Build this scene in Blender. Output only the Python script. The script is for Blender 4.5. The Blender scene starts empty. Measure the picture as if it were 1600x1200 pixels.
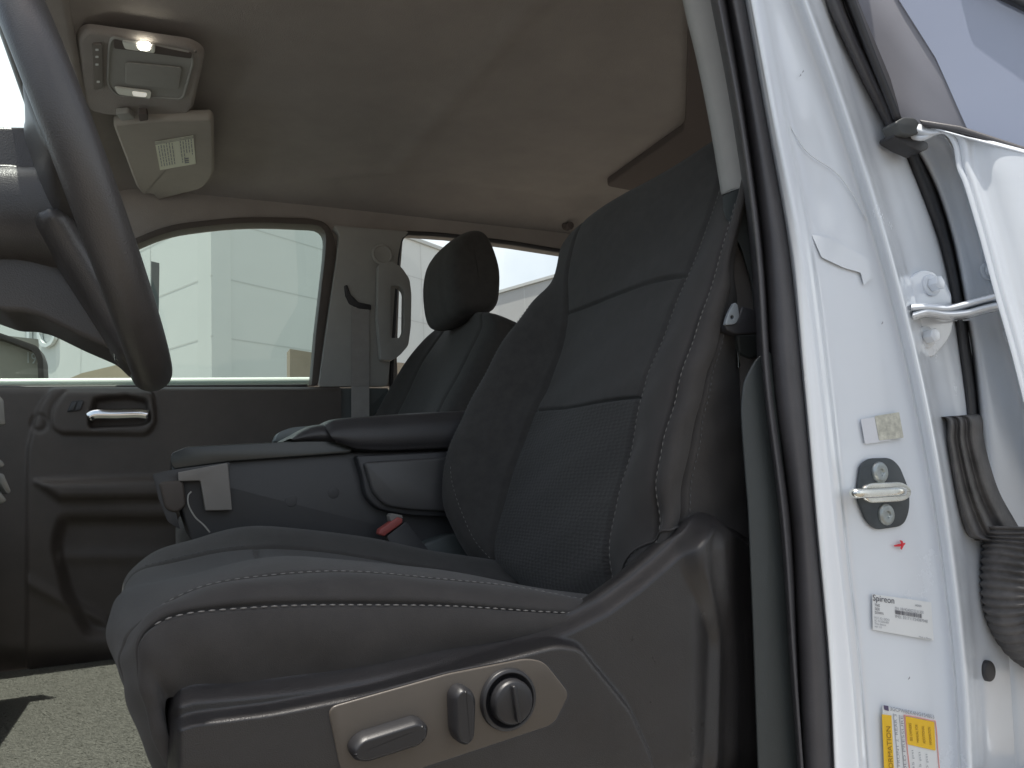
import bpy, bmesh, math, random
import numpy as np
from mathutils import Vector, Matrix
random.seed(7)
C = bpy.context.scene.collection
SC = bpy.context.scene

# ---------------------------------------------------------------- camera
FPX = 1180.0
PSI, PHI, RHO = math.radians(24.8), math.radians(7.2), math.radians(3.2)
ORG = Vector((0, 0, 1.0))
fw = Vector((math.sin(PSI)*math.cos(PHI), math.cos(PSI)*math.cos(PHI), math.sin(PHI)))
r0 = Vector((math.cos(PSI), -math.sin(PSI), 0)); u0 = r0.cross(fw)
rt = math.cos(RHO)*r0 - math.sin(RHO)*u0
up = math.cos(RHO)*u0 + math.sin(RHO)*r0
cam = bpy.data.cameras.new('camera'); camo = bpy.data.objects.new('camera', cam); C.objects.link(camo)
cam.sensor_width = 36; cam.lens = 36*FPX/1600; cam.clip_start = .02; cam.clip_end = 2000
camo.matrix_world = Matrix(((rt.x, up.x, -fw.x, ORG.x), (rt.y, up.y, -fw.y, ORG.y), (rt.z, up.z, -fw.z, ORG.z), (0, 0, 0, 1)))
SC.camera = camo

# ---------------------------------------------------------------- light
SUN_EL, SUN_AZ = math.radians(80), math.radians(-84)      # azimuth measured from +Y towards +X
sdir = Vector((math.sin(SUN_AZ)*math.cos(SUN_EL), math.cos(SUN_AZ)*math.cos(SUN_EL), math.sin(SUN_EL)))
w = bpy.data.worlds.new('World'); SC.world = w; w.use_nodes = True
nt = w.node_tree; bg = nt.nodes['Background']
sky = nt.nodes.new('ShaderNodeTexSky'); sky.sky_type = 'NISHITA'; sky.sun_disc = False
sky.sun_elevation = SUN_EL; sky.sun_rotation = SUN_AZ; sky.dust_density = 3.0; sky.air_density = 1.0; sky.ozone_density = 1.0
# thin high cloud over the blue
tcw = nt.nodes.new('ShaderNodeTexCoord'); nz = nt.nodes.new('ShaderNodeTexNoise'); nz.inputs['Scale'].default_value = 1.6
nz.inputs['Detail'].default_value = 6
cr_ = nt.nodes.new('ShaderNodeValToRGB'); cr_.color_ramp.elements[0].position = .36; cr_.color_ramp.elements[1].position = .72
mx = nt.nodes.new('ShaderNodeMix'); mx.data_type = 'RGBA'
nt.links.new(tcw.outputs['Generated'], nz.inputs['Vector']); nt.links.new(nz.outputs['Fac'], cr_.inputs['Fac'])
nt.links.new(cr_.outputs['Color'], mx.inputs['Factor']); nt.links.new(sky.outputs['Color'], mx.inputs['A'])
mx.inputs['B'].default_value = (8.2, 8.5, 8.6, 1)
nt.links.new(mx.outputs['Result'], bg.inputs['Color']); bg.inputs['Strength'].default_value = .10
sun = bpy.data.lights.new('sun', 'SUN'); sun.energy = 3.6; sun.angle = math.radians(.5); sun.color = (1, .95, .87)
suno = bpy.data.objects.new('sun', sun); C.objects.link(suno); suno.rotation_euler = sdir.to_track_quat('Z', 'Y').to_euler()
SC.view_settings.view_transform = 'Standard'; SC.view_settings.look = 'None'
SC.view_settings.exposure = 0.9; SC.view_settings.gamma = 1
SC.render.engine = 'CYCLES'
SC.cycles.max_bounces = 10; SC.cycles.diffuse_bounces = 6; SC.cycles.transparent_max_bounces = 12

# ---------------------------------------------------------------- helpers
def ray(px, py): return fw + (px-800)/FPX*rt - (py-600)/FPX*up
def PY(px, py, Y):
    v = ray(px, py); return ORG + v*(Y/v.y)
def PZ(px, py, Z):
    v = ray(px, py); return ORG + v*((Z)/v.z)          # Z relative to camera height
def PP(px, py, p0, n):
    v = ray(px, py); return ORG + v*((p0-ORG).dot(n)/v.dot(n))
YP = 2.05
WP0 = Vector((0, 2.07, 1.29)); WN = Vector((0, 1, .22)).normalized()      # far glass plane, leaning inwards
def PW(px, py, off=0): return PP(px, py, WP0 + Vector((0, off, 0)), WN)

def obj(name, me, m=None, parent=None, smooth=False, label=None, kind=None):
    if isinstance(me, bmesh.types.BMesh):
        b = me; me = bpy.data.meshes.new(name); bmesh.ops.recalc_face_normals(b, faces=b.faces); b.to_mesh(me); b.free()
    if smooth:
        for p in me.polygons: p.use_smooth = True
    o = bpy.data.objects.new(name, me); C.objects.link(o)
    if m: me.materials.append(m)
    if parent: o.parent = parent
    if label: o['label'] = label
    if kind: o['kind'] = kind
    return o
def empty(name, parent=None, loc=(0, 0, 0)):
    o = bpy.data.objects.new(name, None); C.objects.link(o); o.location = loc; o.empty_display_size = .1
    if parent: o.parent = parent
    return o
def bevel(o, wd, seg=3, ang=35):
    b = o.modifiers.new('b', 'BEVEL'); b.width = wd; b.segments = seg; b.limit_method = 'ANGLE'; b.angle_limit = math.radians(ang)
    for p in o.data.polygons: p.use_smooth = True
    return o
def solid(o, t, off=-1):
    s = o.modifiers.new('s', 'SOLIDIFY'); s.thickness = t; s.offset = off; return o

def rnd(poly, r, n=5):
    """round the corners of a 2D polygon"""
    out = []; N = len(poly)
    for i in range(N):
        p = Vector(poly[i][:2]); a = Vector(poly[i-1][:2]); b = Vector(poly[(i+1) % N][:2])
        rr = poly[i][2] if len(poly[i]) > 2 else r
        da, db = (a-p), (b-p); la, lb = da.length, db.length
        k = min(rr, la*.49, lb*.49)
        if k < .5: out.append(tuple(p)); continue
        q0 = p+da/la*k; q1 = p+db/lb*k
        for j in range(n+1):
            t = j/n; out.append(tuple((1-t)**2*q0 + 2*t*(1-t)*p + t*t*q1))
    return out
def prism(name, poly, at, vec, m, parent=None, bev=0, holes=(), seg=3, label=None, kind=None):
    """px polygon (with holes) mapped by at(px,py), extruded by vec"""
    b = bmesh.new(); es = []
    loops = [poly]+list(holes)
    for lp in loops:
        vs = [b.verts.new(at(*p[:2])) for p in lp]
        for i in range(len(vs)): es.append(b.edges.new((vs[i], vs[(i+1) % len(vs)])))
    if holes: bmesh.ops.triangle_fill(b, edges=es, use_beauty=True)
    else: b.faces.new([v for v in b.verts])
    bmesh.ops.dissolve_limit(b, angle_limit=.01, verts=b.verts, edges=b.edges) if False else None
    r = bmesh.ops.extrude_face_region(b, geom=list(b.faces))
    bmesh.ops.translate(b, vec=Vector(vec), verts=[v for v in r['geom'] if isinstance(v, bmesh.types.BMVert)])
    o = obj(name, b, m, parent, label=label, kind=kind)
    if bev: bevel(o, bev, seg)
    return o
def raised(name, poly, at, toward, rings, m, parent=None, label=None, capname=None):
    """button: stack of inset rings; rings = [(height, scale)], toward = unit vector out of the surface"""
    b = bmesh.new(); pts = [at(*p[:2]) for p in poly]; c = sum(pts, Vector())/len(pts); prev = None
    N = len(pts); rings = list(rings)
    h_, i_ = rings[-1]; h0_, i0_ = rings[-2]
    rings = rings[:-1]+[(h_-(h_-h0_)*.3, i_-(i_-i0_)*.5), (h_, i_), (h_, i_+.0004)]
    for h, ins in rings:
        cur = []
        for i, p in enumerate(pts):
            nrm = (pts[(i+1) % N]-pts[i-1]).cross(Vector(toward)).normalized()
            if nrm.dot(p-c) < 0: nrm = -nrm
            cur.append(b.verts.new(p - nrm*ins + Vector(toward)*h))
        if prev:
            for i in range(N): b.faces.new((prev[i], prev[(i+1) % N], cur[(i+1) % N], cur[i]))
        prev = cur
    b.faces.new(prev)
    o = obj(name, b, m, parent, smooth=True, label=label)
    o.data.polygons[len(o.data.polygons)-1].use_smooth = False
    return o
def cr1(P, t):
    """Catmull-Rom through list P of Vectors at param t (0..n-1)"""
    n = len(P); i = min(int(t), n-2); s = t-i
    p1, p2 = P[i], P[i+1]
    p0 = P[i-1] if i > 0 else p1*2-p2
    p3 = P[i+2] if i+2 < n else p2*2-p1
    return .5*((2*p1)+(p2-p0)*s+(2*p0-5*p1+4*p2-p3)*s*s+(3*p1-p0-3*p2+p3)*s**3)
def grid(name, rows, nu, nv, m, parent=None, grooves=(), rgrooves=(), gd=.004, gw=.09, disp=None, out=Vector((-.5, -.8, 0)), thick=0, label=None):
    """rows[r][c] control Vectors -> smooth sheet; grooves at column params, rgrooves=(row,c0,c1)"""
    R, Cn = len(rows), len(rows[0])
    us = [(Cn-1)*i/nu for i in range(nu+1)]; vs = [(R-1)*j/nv for j in range(nv+1)]
    # add samples near the grooves so they stay crisp
    for g in grooves:
        us += [g+d for d in (-gw*1.5, -gw, -gw*.6, -gw*.3, 0, gw*.3, gw*.6, gw, gw*1.5) if 0 < g+d < Cn-1]
    for g in rgrooves:
        vs += [g[0]+d for d in (-gw*1.5, -gw*.8, -gw*.4, 0, gw*.4, gw*.8, gw*1.5) if 0 < g[0]+d < R-1]
    us = sorted(set(round(u, 4) for u in us)); vs = sorted(set(round(v, 4) for v in vs))
    cols = [[cr1([rows[r][c] for r in range(R)], v) for c in range(Cn)] for v in vs]
    G = [[cr1(cl, u) for u in us] for cl in cols]
    nj, ni = len(vs), len(us)
    nrm = [[None]*ni for _ in range(nj)]
    for j in range(nj):
        for i in range(ni):
            a = G[j][min(i+1, ni-1)]-G[j][max(i-1, 0)]; b_ = G[min(j+1, nj-1)][i]-G[max(j-1, 0)][i]
            n_ = a.cross(b_).normalized()
            nrm[j][i] = -n_ if n_.dot(out) < 0 and False else n_
    # orient: consistent sign from the middle of the sheet
    mid = nrm[nj//2][ni//2]; sg = 1 if mid.dot(out) > 0 else -1
    b = bmesh.new(); V = []
    for j, v in enumerate(vs):
        row = []
        for i, u in enumerate(us):
            d = 0
            for g in grooves: d -= gd*math.exp(-((u-g)/(gw*.5))**2)
            for g in rgrooves:
                if g[1] <= u <= g[2]: d -= gd*sstep((u-g[1])/.25)*sstep((g[2]-u)/.25)*math.exp(-((v-g[0])/(gw*.45))**2)
            if disp: d += disp(u, v)
            row.append(b.verts.new(G[j][i]+nrm[j][i]*sg*d))
        V.append(row)
    for j in range(nj-1):
        for i in range(ni-1): b.faces.new((V[j][i], V[j][i+1], V[j+1][i+1], V[j+1][i]))
    o = obj(name, b, m, parent, smooth=True, label=label)
    if thick: solid(o, thick, 0)
    def S(u, v, off=0):
        f_ = lambda a, c: cr1([cr1([rows[r][k] for r in range(R)], c) for k in range(Cn)], a)
        p = f_(u, v); e = .02
        n_ = (f_(min(u+e, Cn-1), v)-f_(max(u-e, 0), v)).cross(f_(u, min(v+e, R-1))-f_(u, max(v-e, 0))).normalized()*sg
        return p+n_*off
    return o, S
def tube(name, pts, r, m, parent=None, n=10, closed=False, label=None, rs=None, flat=1.0, caps=True):
    b = bmesh.new(); N = len(pts); rings = []
    prevx = None
    for i in range(N):
        t = (pts[(i+1) % N]-pts[i-1]) if closed else (pts[min(i+1, N-1)]-pts[max(i-1, 0)])
        t.normalize()
        x = prevx if prevx else (Vector((0, 0, 1)) if abs(t.z) < .9 else Vector((0, 1, 0)))
        x = (x-t*x.dot(t)).normalized(); prevx = x; y = t.cross(x)
        rr = rs[i] if rs else r
        rings.append([b.verts.new(pts[i]+(x*math.cos(a)+y*math.sin(a)*flat)*rr) for a in [2*math.pi*k/n for k in range(n)]])
    for i in range(N if closed else N-1):
        A, B = rings[i], rings[(i+1) % N]
        for k in range(n): b.faces.new((A[k], A[(k+1) % n], B[(k+1) % n], B[k]))
    if not closed and caps: b.faces.new(rings[0]); b.faces.new(rings[-1])
    return obj(name, b, m, parent, smooth=True, label=label)
def smooth_path(P, k=8):
    n = len(P); return [cr1(P, (n-1)*i/(k*(n-1))) for i in range(k*(n-1)+1)]
def stitches(name, f, t0, t1, m, parent, dash=.0052, gap=.0026, r=.0006):
    """dashes of thread along curve f(t)"""
    N = 400; P = [f(t0+(t1-t0)*i/N) for i in range(N+1)]
    acc = [0]
    for i in range(N): acc.append(acc[-1]+(P[i+1]-P[i]).length)
    L = acc[-1]
    def at(s):
        i = int(np.searchsorted(acc, s))-1; i = max(0, min(N-1, i)); k = (s-acc[i])/max(1e-9, acc[i+1]-acc[i]); return P[i].lerp(P[i+1], k)
    b = bmesh.new(); s = 0
    while s+dash < L:
        a, c = at(s), at(s+dash); t = (c-a).normalized()
        x = t.cross(Vector((.3, .2, 1))).normalized(); y = t.cross(x)
        mid = (a+c)/2
        rg = []
        for p, rr in ((a, .45), (mid, 1), (c, .45)):
            rg.append([b.verts.new(p+(x*math.cos(q)+y*math.sin(q))*r*rr) for q in [math.pi*k/2.5 for k in range(5)]])
        for A, B in ((rg[0], rg[1]), (rg[1], rg[2])):
            for k in range(5): b.faces.new((A[k], A[(k+1) % 5], B[(k+1) % 5], B[k]))
        b.faces.new(rg[0]); b.faces.new(rg[2])
        s += dash+gap
    return obj(name, b, m, parent, smooth=True)
def lathe(name, prof, org, axis, m, parent=None, n=40, label=None):
    """prof = [(radius, height along axis)]"""
    ax = Vector(axis).normalized(); x = ax.cross(Vector((0, 0, 1))).normalized(); y = ax.cross(x); b = bmesh.new(); pr = None
    for r_, h in prof:
        cur = [b.verts.new(org+ax*h+(x*math.cos(a)+y*math.sin(a))*r_) for a in [2*math.pi*k/n for k in range(n)]]
        if pr:
            for k in range(n): b.faces.new((pr[k], pr[(k+1) % n], cur[(k+1) % n], cur[k]))
        pr = cur
    b.faces.new(pr)
    o = obj(name, b, m, parent, label=label)
    return bevel(o, .0006, 2, 25)
def box(name, c, s, m, parent=None, bev=0, label=None, kind=None, rot=None):
    b = bmesh.new(); bmesh.ops.create_cube(b, size=1)
    for v in b.verts: v.co = Vector((v.co.x*s[0], v.co.y*s[1], v.co.z*s[2]))
    if rot: bmesh.ops.rotate(b, verts=b.verts, cent=(0, 0, 0), matrix=rot)
    bmesh.ops.translate(b, verts=b.verts, vec=c)
    o = obj(name, b, m, parent, label=label, kind=kind)
    if bev: bevel(o, bev)
    return o
def seg_sdf(p, poly):
    """signed distance (px), + inside"""
    x, y = p; ins = False; d = 1e9; n = len(poly)
    for i in range(n):
        x1, y1 = poly[i]; x2, y2 = poly[(i+1) % n]
        if (y1 > y) != (y2 > y) and x < (x2-x1)*(y-y1)/(y2-y1)+x1: ins = not ins
        dx, dy = x2-x1, y2-y1; t = max(0, min(1, ((x-x1)*dx+(y-y1)*dy)/(dx*dx+dy*dy+1e-9)))
        d = min(d, math.hypot(x-x1-t*dx, y-y1-t*dy))
    return d if ins else -d
def sstep(x): x = max(0, min(1, x)); return x*x*(3-2*x)
def interp(x, tab):
    xs = [t[0] for t in tab]; return float(np.interp(x, xs, [t[1] for t in tab]))
def spl(tab, x):
    """smooth interpolation of a y-table"""
    xs = [t[0] for t in tab]; i = max(0, min(len(xs)-2, int(np.searchsorted(xs, x))-1)); t = (x-xs[i])/(xs[i+1]-xs[i])
    return cr1([Vector((q[0], q[1], 0)) for q in tab], i+max(0, min(1, t))).y
def text_mesh(name, s, at, m, parent=None, label=None, thick=0, vec=(0, 0, 0), size=None):
    """text fitted into the unit square mapped by at(u,v), v up"""
    cu = bpy.data.curves.new(name, 'FONT'); cu.body = s; cu.resolution_u = 3
    t = bpy.data.objects.new(name, cu); C.objects.link(t)
    bpy.context.view_layer.update()
    me = bpy.data.meshes.new_from_object(t); bpy.data.objects.remove(t)
    xs = [v.co.x for v in me.vertices]; ys = [v.co.y for v in me.vertices]
    x0, x1, y0, y1 = min(xs), max(xs), min(ys), max(ys)
    for v in me.vertices: v.co = at((v.co.x-x0)/(x1-x0), (v.co.y-y0)/(y1-y0))
    me.name = name
    b = bmesh.new(); b.from_mesh(me); bpy.data.meshes.remove(me)
    if thick:
        r = bmesh.ops.extrude_face_region(b, geom=list(b.faces)); bmesh.ops.translate(b, vec=Vector(vec)*thick, verts=[v for v in r['geom'] if isinstance(v, bmesh.types.BMVert)])
    return obj(name, b, m, parent, label=label)

# ---------------------------------------------------------------- materials
def mat(name, col, rough=.6, var=.0, vscale=8, bump=0, bscale=400, metal=0, coat=0, kind='noise', spec=.5, sheen=0, bdist=.0006, tint=None, stretch=(1, 1, 1), dirt=0):
    m = bpy.data.materials.new(name); m.use_nodes = True; t = m.node_tree; N = t.nodes; L = t.links
    p = N['Principled BSDF']; p.inputs['Base Color'].default_value = (*col, 1); p.inputs['Roughness'].default_value = rough
    p.inputs['Metallic'].default_value = metal; p.inputs['Specular IOR Level'].default_value = spec
    if coat: p.inputs['Coat Weight'].default_value = coat; p.inputs['Coat Roughness'].default_value = .04
    if sheen: p.inputs['Sheen Weight'].default_value = sheen; p.inputs['Sheen Roughness'].default_value = .5
    tc = N.new('ShaderNodeTexCoord'); mp = N.new('ShaderNodeMapping'); L.new(tc.outputs['Object'], mp.inputs['Vector']); mp.inputs['Scale'].default_value = stretch
    if var:
        n = N.new('ShaderNodeTexNoise'); n.inputs['Scale'].default_value = vscale; n.inputs['Detail'].default_value = 8; n.inputs['Roughness'].default_value = .65
        L.new(mp.outputs['Vector'], n.inputs['Vector'])
        r = N.new('ShaderNodeValToRGB'); L.new(n.outputs['Fac'], r.inputs['Fac'])
        c2 = tint or col
        r.color_ramp.elements[0].position = .3; r.color_ramp.elements[1].position = .7
        r.color_ramp.elements[0].color = (*[c*(1-var) for c in col], 1); r.color_ramp.elements[1].color = (*[min(1, c*(1+var)) for c in c2], 1)
        L.new(r.outputs['Color'], p.inputs['Base Color'])
        rr = N.new('ShaderNodeMapRange'); rr.inputs['To Min'].default_value = rough*.88; rr.inputs['To Max'].default_value = min(1, rough*1.12)
        L.new(n.outputs['Fac'], rr.inputs['Value']); L.new(rr.outputs['Result'], p.inputs['Roughness'])
    if bump:
        if kind == 'noise':
            n2 = N.new('ShaderNodeTexNoise'); n2.inputs['Scale'].default_value = bscale; n2.inputs['Detail'].default_value = 3; o_ = n2.outputs['Fac']
            L.new(mp.outputs['Vector'], n2.inputs['Vector'])
        elif kind == 'leather':
            n2 = N.new('ShaderNodeTexVoronoi'); n2.inputs['Scale'].default_value = bscale; n2.feature = 'SMOOTH_F1'; o_ = n2.outputs['Distance']
            L.new(mp.outputs['Vector'], n2.inputs['Vector'])
        elif kind == 'knit':
            wv = N.new('ShaderNodeTexVoronoi'); wv.inputs['Scale'].default_value = bscale; wv.inputs['Randomness'].default_value = .35
            mp2 = N.new('ShaderNodeMapping'); mp2.inputs['Scale'].default_value = (.45, .45, 1.0); L.new(tc.outputs['Object'], mp2.inputs['Vector'])
            L.new(mp2.outputs['Vector'], wv.inputs['Vector']); n3 = N.new('ShaderNodeTexNoise'); n3.inputs['Scale'].default_value = bscale*3
            L.new(tc.outputs['Object'], n3.inputs['Vector']); ad = N.new('ShaderNodeMath'); ad.operation = 'MULTIPLY_ADD'
            L.new(n3.outputs['Fac'], ad.inputs[0]); ad.inputs[1].default_value = .5; L.new(wv.outputs['Distance'], ad.inputs[2]); o_ = ad.outputs[0]
        bp = N.new('ShaderNodeBump'); bp.inputs['Strength'].default_value = bump; bp.inputs['Distance'].default_value = bdist
        L.new(o_, bp.inputs['Height']); L.new(bp.outputs['Normal'], p.inputs['Normal'])
    return m
def glass(name, tint, refl=.08, film=0.0, filmcol=(.5, .5, .5)):
    m = bpy.data.materials.new(name); m.use_nodes = True; t = m.node_tree; N = t.nodes; L = t.links
    N.remove(N['Principled BSDF']); out = N['Material Output']
    tr = N.new('ShaderNodeBsdfTransparent'); tr.inputs[0].default_value = (*tint, 1)
    gl = N.new('ShaderNodeBsdfGlossy'); gl.inputs['Roughness'].default_value = .01
    lw = N.new('ShaderNodeLayerWeight'); lw.inputs['Blend'].default_value = .5; pw = N.new('ShaderNodeMath'); pw.operation = 'POWER'; L.new(lw.outputs['Facing'], pw.inputs[0]); pw.inputs[1].default_value = 5
    fr = N.new('ShaderNodeMath'); fr.operation = 'MULTIPLY_ADD'; L.new(pw.outputs[0], fr.inputs[0]); fr.inputs[1].default_value = .9; fr.inputs[2].default_value = .06
    mxs = N.new('ShaderNodeMixShader'); L.new(fr.outputs[0], mxs.inputs[0]); L.new(tr.outputs[0], mxs.inputs[1]); L.new(gl.outputs[0], mxs.inputs[2])
    last = mxs
    if film:
        df = N.new('ShaderNodeBsdfDiffuse'); df.inputs[0].default_value = (*filmcol, 1)
        m2 = N.new('ShaderNodeMixShader'); m2.inputs[0].default_value = film; L.new(mxs.outputs[0], m2.inputs[1]); L.new(df.outputs[0], m2.inputs[2]); last = m2
    L.new(last.outputs[0], out.inputs['Surface'])
    return m
def emis(name, col, s):
    m = bpy.data.materials.new(name); m.use_nodes = True; p = m.node_tree.nodes['Principled BSDF']
    p.inputs['Emission Color'].default_value = (*col, 1); p.inputs['Emission Strength'].default_value = s; p.inputs['Base Color'].default_value = (*col, 1); return m

M_head = mat('headliner_knit', (.345, .315, .292), .95, .10, 7, .8, 620, bdist=.0012, sheen=.1)
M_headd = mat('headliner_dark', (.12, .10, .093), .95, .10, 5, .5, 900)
M_trim = mat('pillar_trim', (.36, .355, .335), .75, .05, 20, .4, 1300, bdist=.0004)
M_trimd = mat('dark_trim', (.075, .085, .085), .5, .10, 12, .35, 1200, bdist=.0004)
M_door = mat('door_plastic', (.080, .066, .058), .6, .15, 10, .6, 700, bdist=.0004)
M_plast = mat('black_plastic', (.045, .045, .048), .42, .08, 12, .35, 1400, bdist=.0004)
M_side = mat('seat_side_plastic', (.025, .0235, .0235), .34, .18, 14, .7, 1100, bdist=.0005)
M_plate = mat('switch_plate', (.078, .066, .054), .38, .05, 30, .2, 1500, bdist=.0003)  # grey plastic; warm reflection put into the brownish base colour
M_switch = mat('switch_black', (.016, .016, .018), .42, .06, 40, .3, 1600, bdist=.0003)
M_fab = mat('seat_fabric', (.046, .0425, .039), .92, .22, 60, .6, 1500, sheen=.10, bdist=.0008)
M_fabl = mat('seat_bolster_fabric', (.040, .0365, .034), .85, .2, 40, .5, 1300, sheen=.08, bdist=.0007)
M_knit = mat('seat_insert_knit', (.040, .038, .0355), .9, .15, 50, .8, 230, kind='knit', sheen=.1, bdist=.0012)
M_thread = mat('thread', (.23, .22, .205), .7)
M_threadd = mat('thread_dark', (.11, .11, .11), .8)
M_leath = mat('wheel_leather', (.064, .060, .058), .34, .10, 20, .6, 900, kind='leather', bdist=.0004)
M_arm = mat('armrest_vinyl', (.05, .048, .05), .42, .1, 20, .45, 700, kind='leather', bdist=.0005)
M_chrome = mat('chrome', (.85, .86, .88), .12, metal=1)
M_zinc = mat('zinc', (.72, .72, .66), .22, .12, 60, .3, 300, metal=1)
M_paint = mat('white_paint', (.71, .75, .795), .17, .02, 4, coat=.6, spec=.5)
def smudge(m, lo, hi, sc):
    t = m.node_tree; N = t.nodes; L = t.links; n = N.new('ShaderNodeTexNoise'); n.inputs['Scale'].default_value = sc; n.inputs['Detail'].default_value = 9; n.inputs['Roughness'].default_value = .7
    tc = N.new('ShaderNodeTexCoord'); L.new(tc.outputs['Object'], n.inputs['Vector']); r = N.new('ShaderNodeMapRange'); r.inputs['From Min'].default_value = .35; r.inputs['From Max'].default_value = .68
    r.inputs['To Min'].default_value = lo; r.inputs['To Max'].default_value = hi; L.new(n.outputs['Fac'], r.inputs['Value']); L.new(r.outputs['Result'], N['Principled BSDF'].inputs['Roughness'])
    L.new(r.outputs['Result'], N['Principled BSDF'].inputs['Coat Roughness'])
smudge(M_paint, .06, .30, 9); smudge(M_side, .27, .46, 16); smudge(M_plate, .30, .50, 22)
M_seal = mat('rubber_seal', (.06, .058, .062), .45, .15, 14, .3, 500)
M_black = mat('black_rubber', (.03, .03, .033), .5, .15, 20, .3, 500)
M_boot = mat('wiring_boot_rubber', (.065, .063, .062), .6, .35, 30, .5, 300, tint=(.095, .09, .088))
M_carpet = mat('carpet', (.145, .142, .122), 1, .25, 300, 1, 500, bdist=.004)
M_label = mat('white_label', (.72, .74, .74), .35)
M_print = mat('label_print', (.07, .07, .09), .6)
M_printg = mat('label_print_grey', (.28, .29, .32), .6)
M_yel = mat('label_yellow', (.80, .50, .02), .45)
M_yeltext = mat('label_yellow_print', (.28, .15, .01), .6)
M_redl = mat('label_red_line', (.75, .35, .33), .5)
M_red = mat('red_marker', (.65, .02, .04), .5)
M_redb = mat('buckle_red', (.34, .075, .065), .5)
M_web = mat('belt_webbing', (.19, .175, .165), .75, .1, 30, .7, 900, stretch=(1, 1, .15))
M_striker = mat('striker_plate', (.05, .06, .068), .35, .2, 40, metal=.3)
M_gcon = mat('console_grey', (.23, .215, .20), .5, .05, 20, .3, 1300)
M_tape = mat('old_tape', (.50, .50, .43), .6, .3, 150)
M_tape2 = mat('clear_tape', (.66, .68, .72), .3)
G_side = glass('tinted_side_glass', (.68, .79, .73))
G_rear = glass('rear_side_glass', (.84, .86, .84))
G_wind = glass('windscreen_glass', (.85, .92, .90))
M_build = mat('building_panel', (.66, .68, .66), .6, .03, .6, .2, 8, bdist=.002)
M_build2 = mat('building_panel_grey', (.46, .46, .45), .6, .03, .6)
M_joint = mat('panel_joint', (.56, .575, .56), .8)
M_brown = mat('brown_block', (.30, .25, .19), .85, .15, 2)
M_tan = mat('tan_stucco', (.50, .42, .30), .85, .08, 3)
M_ground = mat('asphalt_ground', (.17, .15, .125), .9, .15, 1.2, .4, 30, bdist=.004)
M_mirror = mat('mirror', (.8, .82, .82), .03, metal=1)
M_warm = emis('lamp_lit', (1, .96, .82), 8)
M_lens = mat('lamp_lens', (.72, .72, .68), .2, coat=.5)
# rear door glass: opaque, bluish base colour carries part of the sky reflection
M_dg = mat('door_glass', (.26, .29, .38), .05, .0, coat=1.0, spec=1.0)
M_dg2 = mat('door_glass_frame', (.26, .26, .29), .35, .05, 8)

# ---------------------------------------------------------------- setting
b = bmesh.new(); bmesh.ops.create_grid(b, x_segments=1, y_segments=1, size=600)
obj('ground', b, M_ground, kind='structure')

# ---------------------------------------------------------------- dealership building beyond the passenger windows
ZT = 6.2
A1, A2 = PZ(633, 372, ZT), PZ(683, 390, ZT)
def on_line(px, a, b_):
    v = ray(px, 600); d = b_-a           # ground-plan intersection of a view column with line a-b
    # solve a + s d = k v  (xy); the tiny roll is ignored
    det = d.x*(-v.y)+v.x*d.y
    s = ((ORG.x-a.x)*(-v.y)+v.x*(ORG.y-a.y))/det
    return a+d*s
c0 = on_line(331, A1, A2); c1 = on_line(742, A1, A2)
for _z in [0]: pass
def col_z(px, py, P):                     # height on the vertical through P seen at pixel
    v = ray(px, py); k = math.hypot(P.x-ORG.x, P.y-ORG.y)/math.hypot(v.x, v.y); return ORG.z+v.z*k
zs = col_z(330, 525, c0)
L1 = PZ(272, 543, zs-ORG.z); dL = (L1-Vector((c0.x, c0.y, L1.z))); dL.z = 0; dL.normalize()
cL = Vector((c0.x, c0.y, 0))+dL*16
hz = 5.2
for hz in [z/20 for z in range(60, 160)]:
    B1, B2 = PZ(776, 460, hz), PZ(860, 436, hz)
    if B1.y < c1.y*1.18 and B1.y > c1.y*1.12: break
q1 = on_line(735, B1, B2); q2 = on_line(1180, B1, B2)
bld = empty('dealership_building', loc=(c0.x, c0.y, 0))
bld['label'] = 'pale panelled building seen through the passenger front and rear windows'; bld['category'] = 'building'
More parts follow.
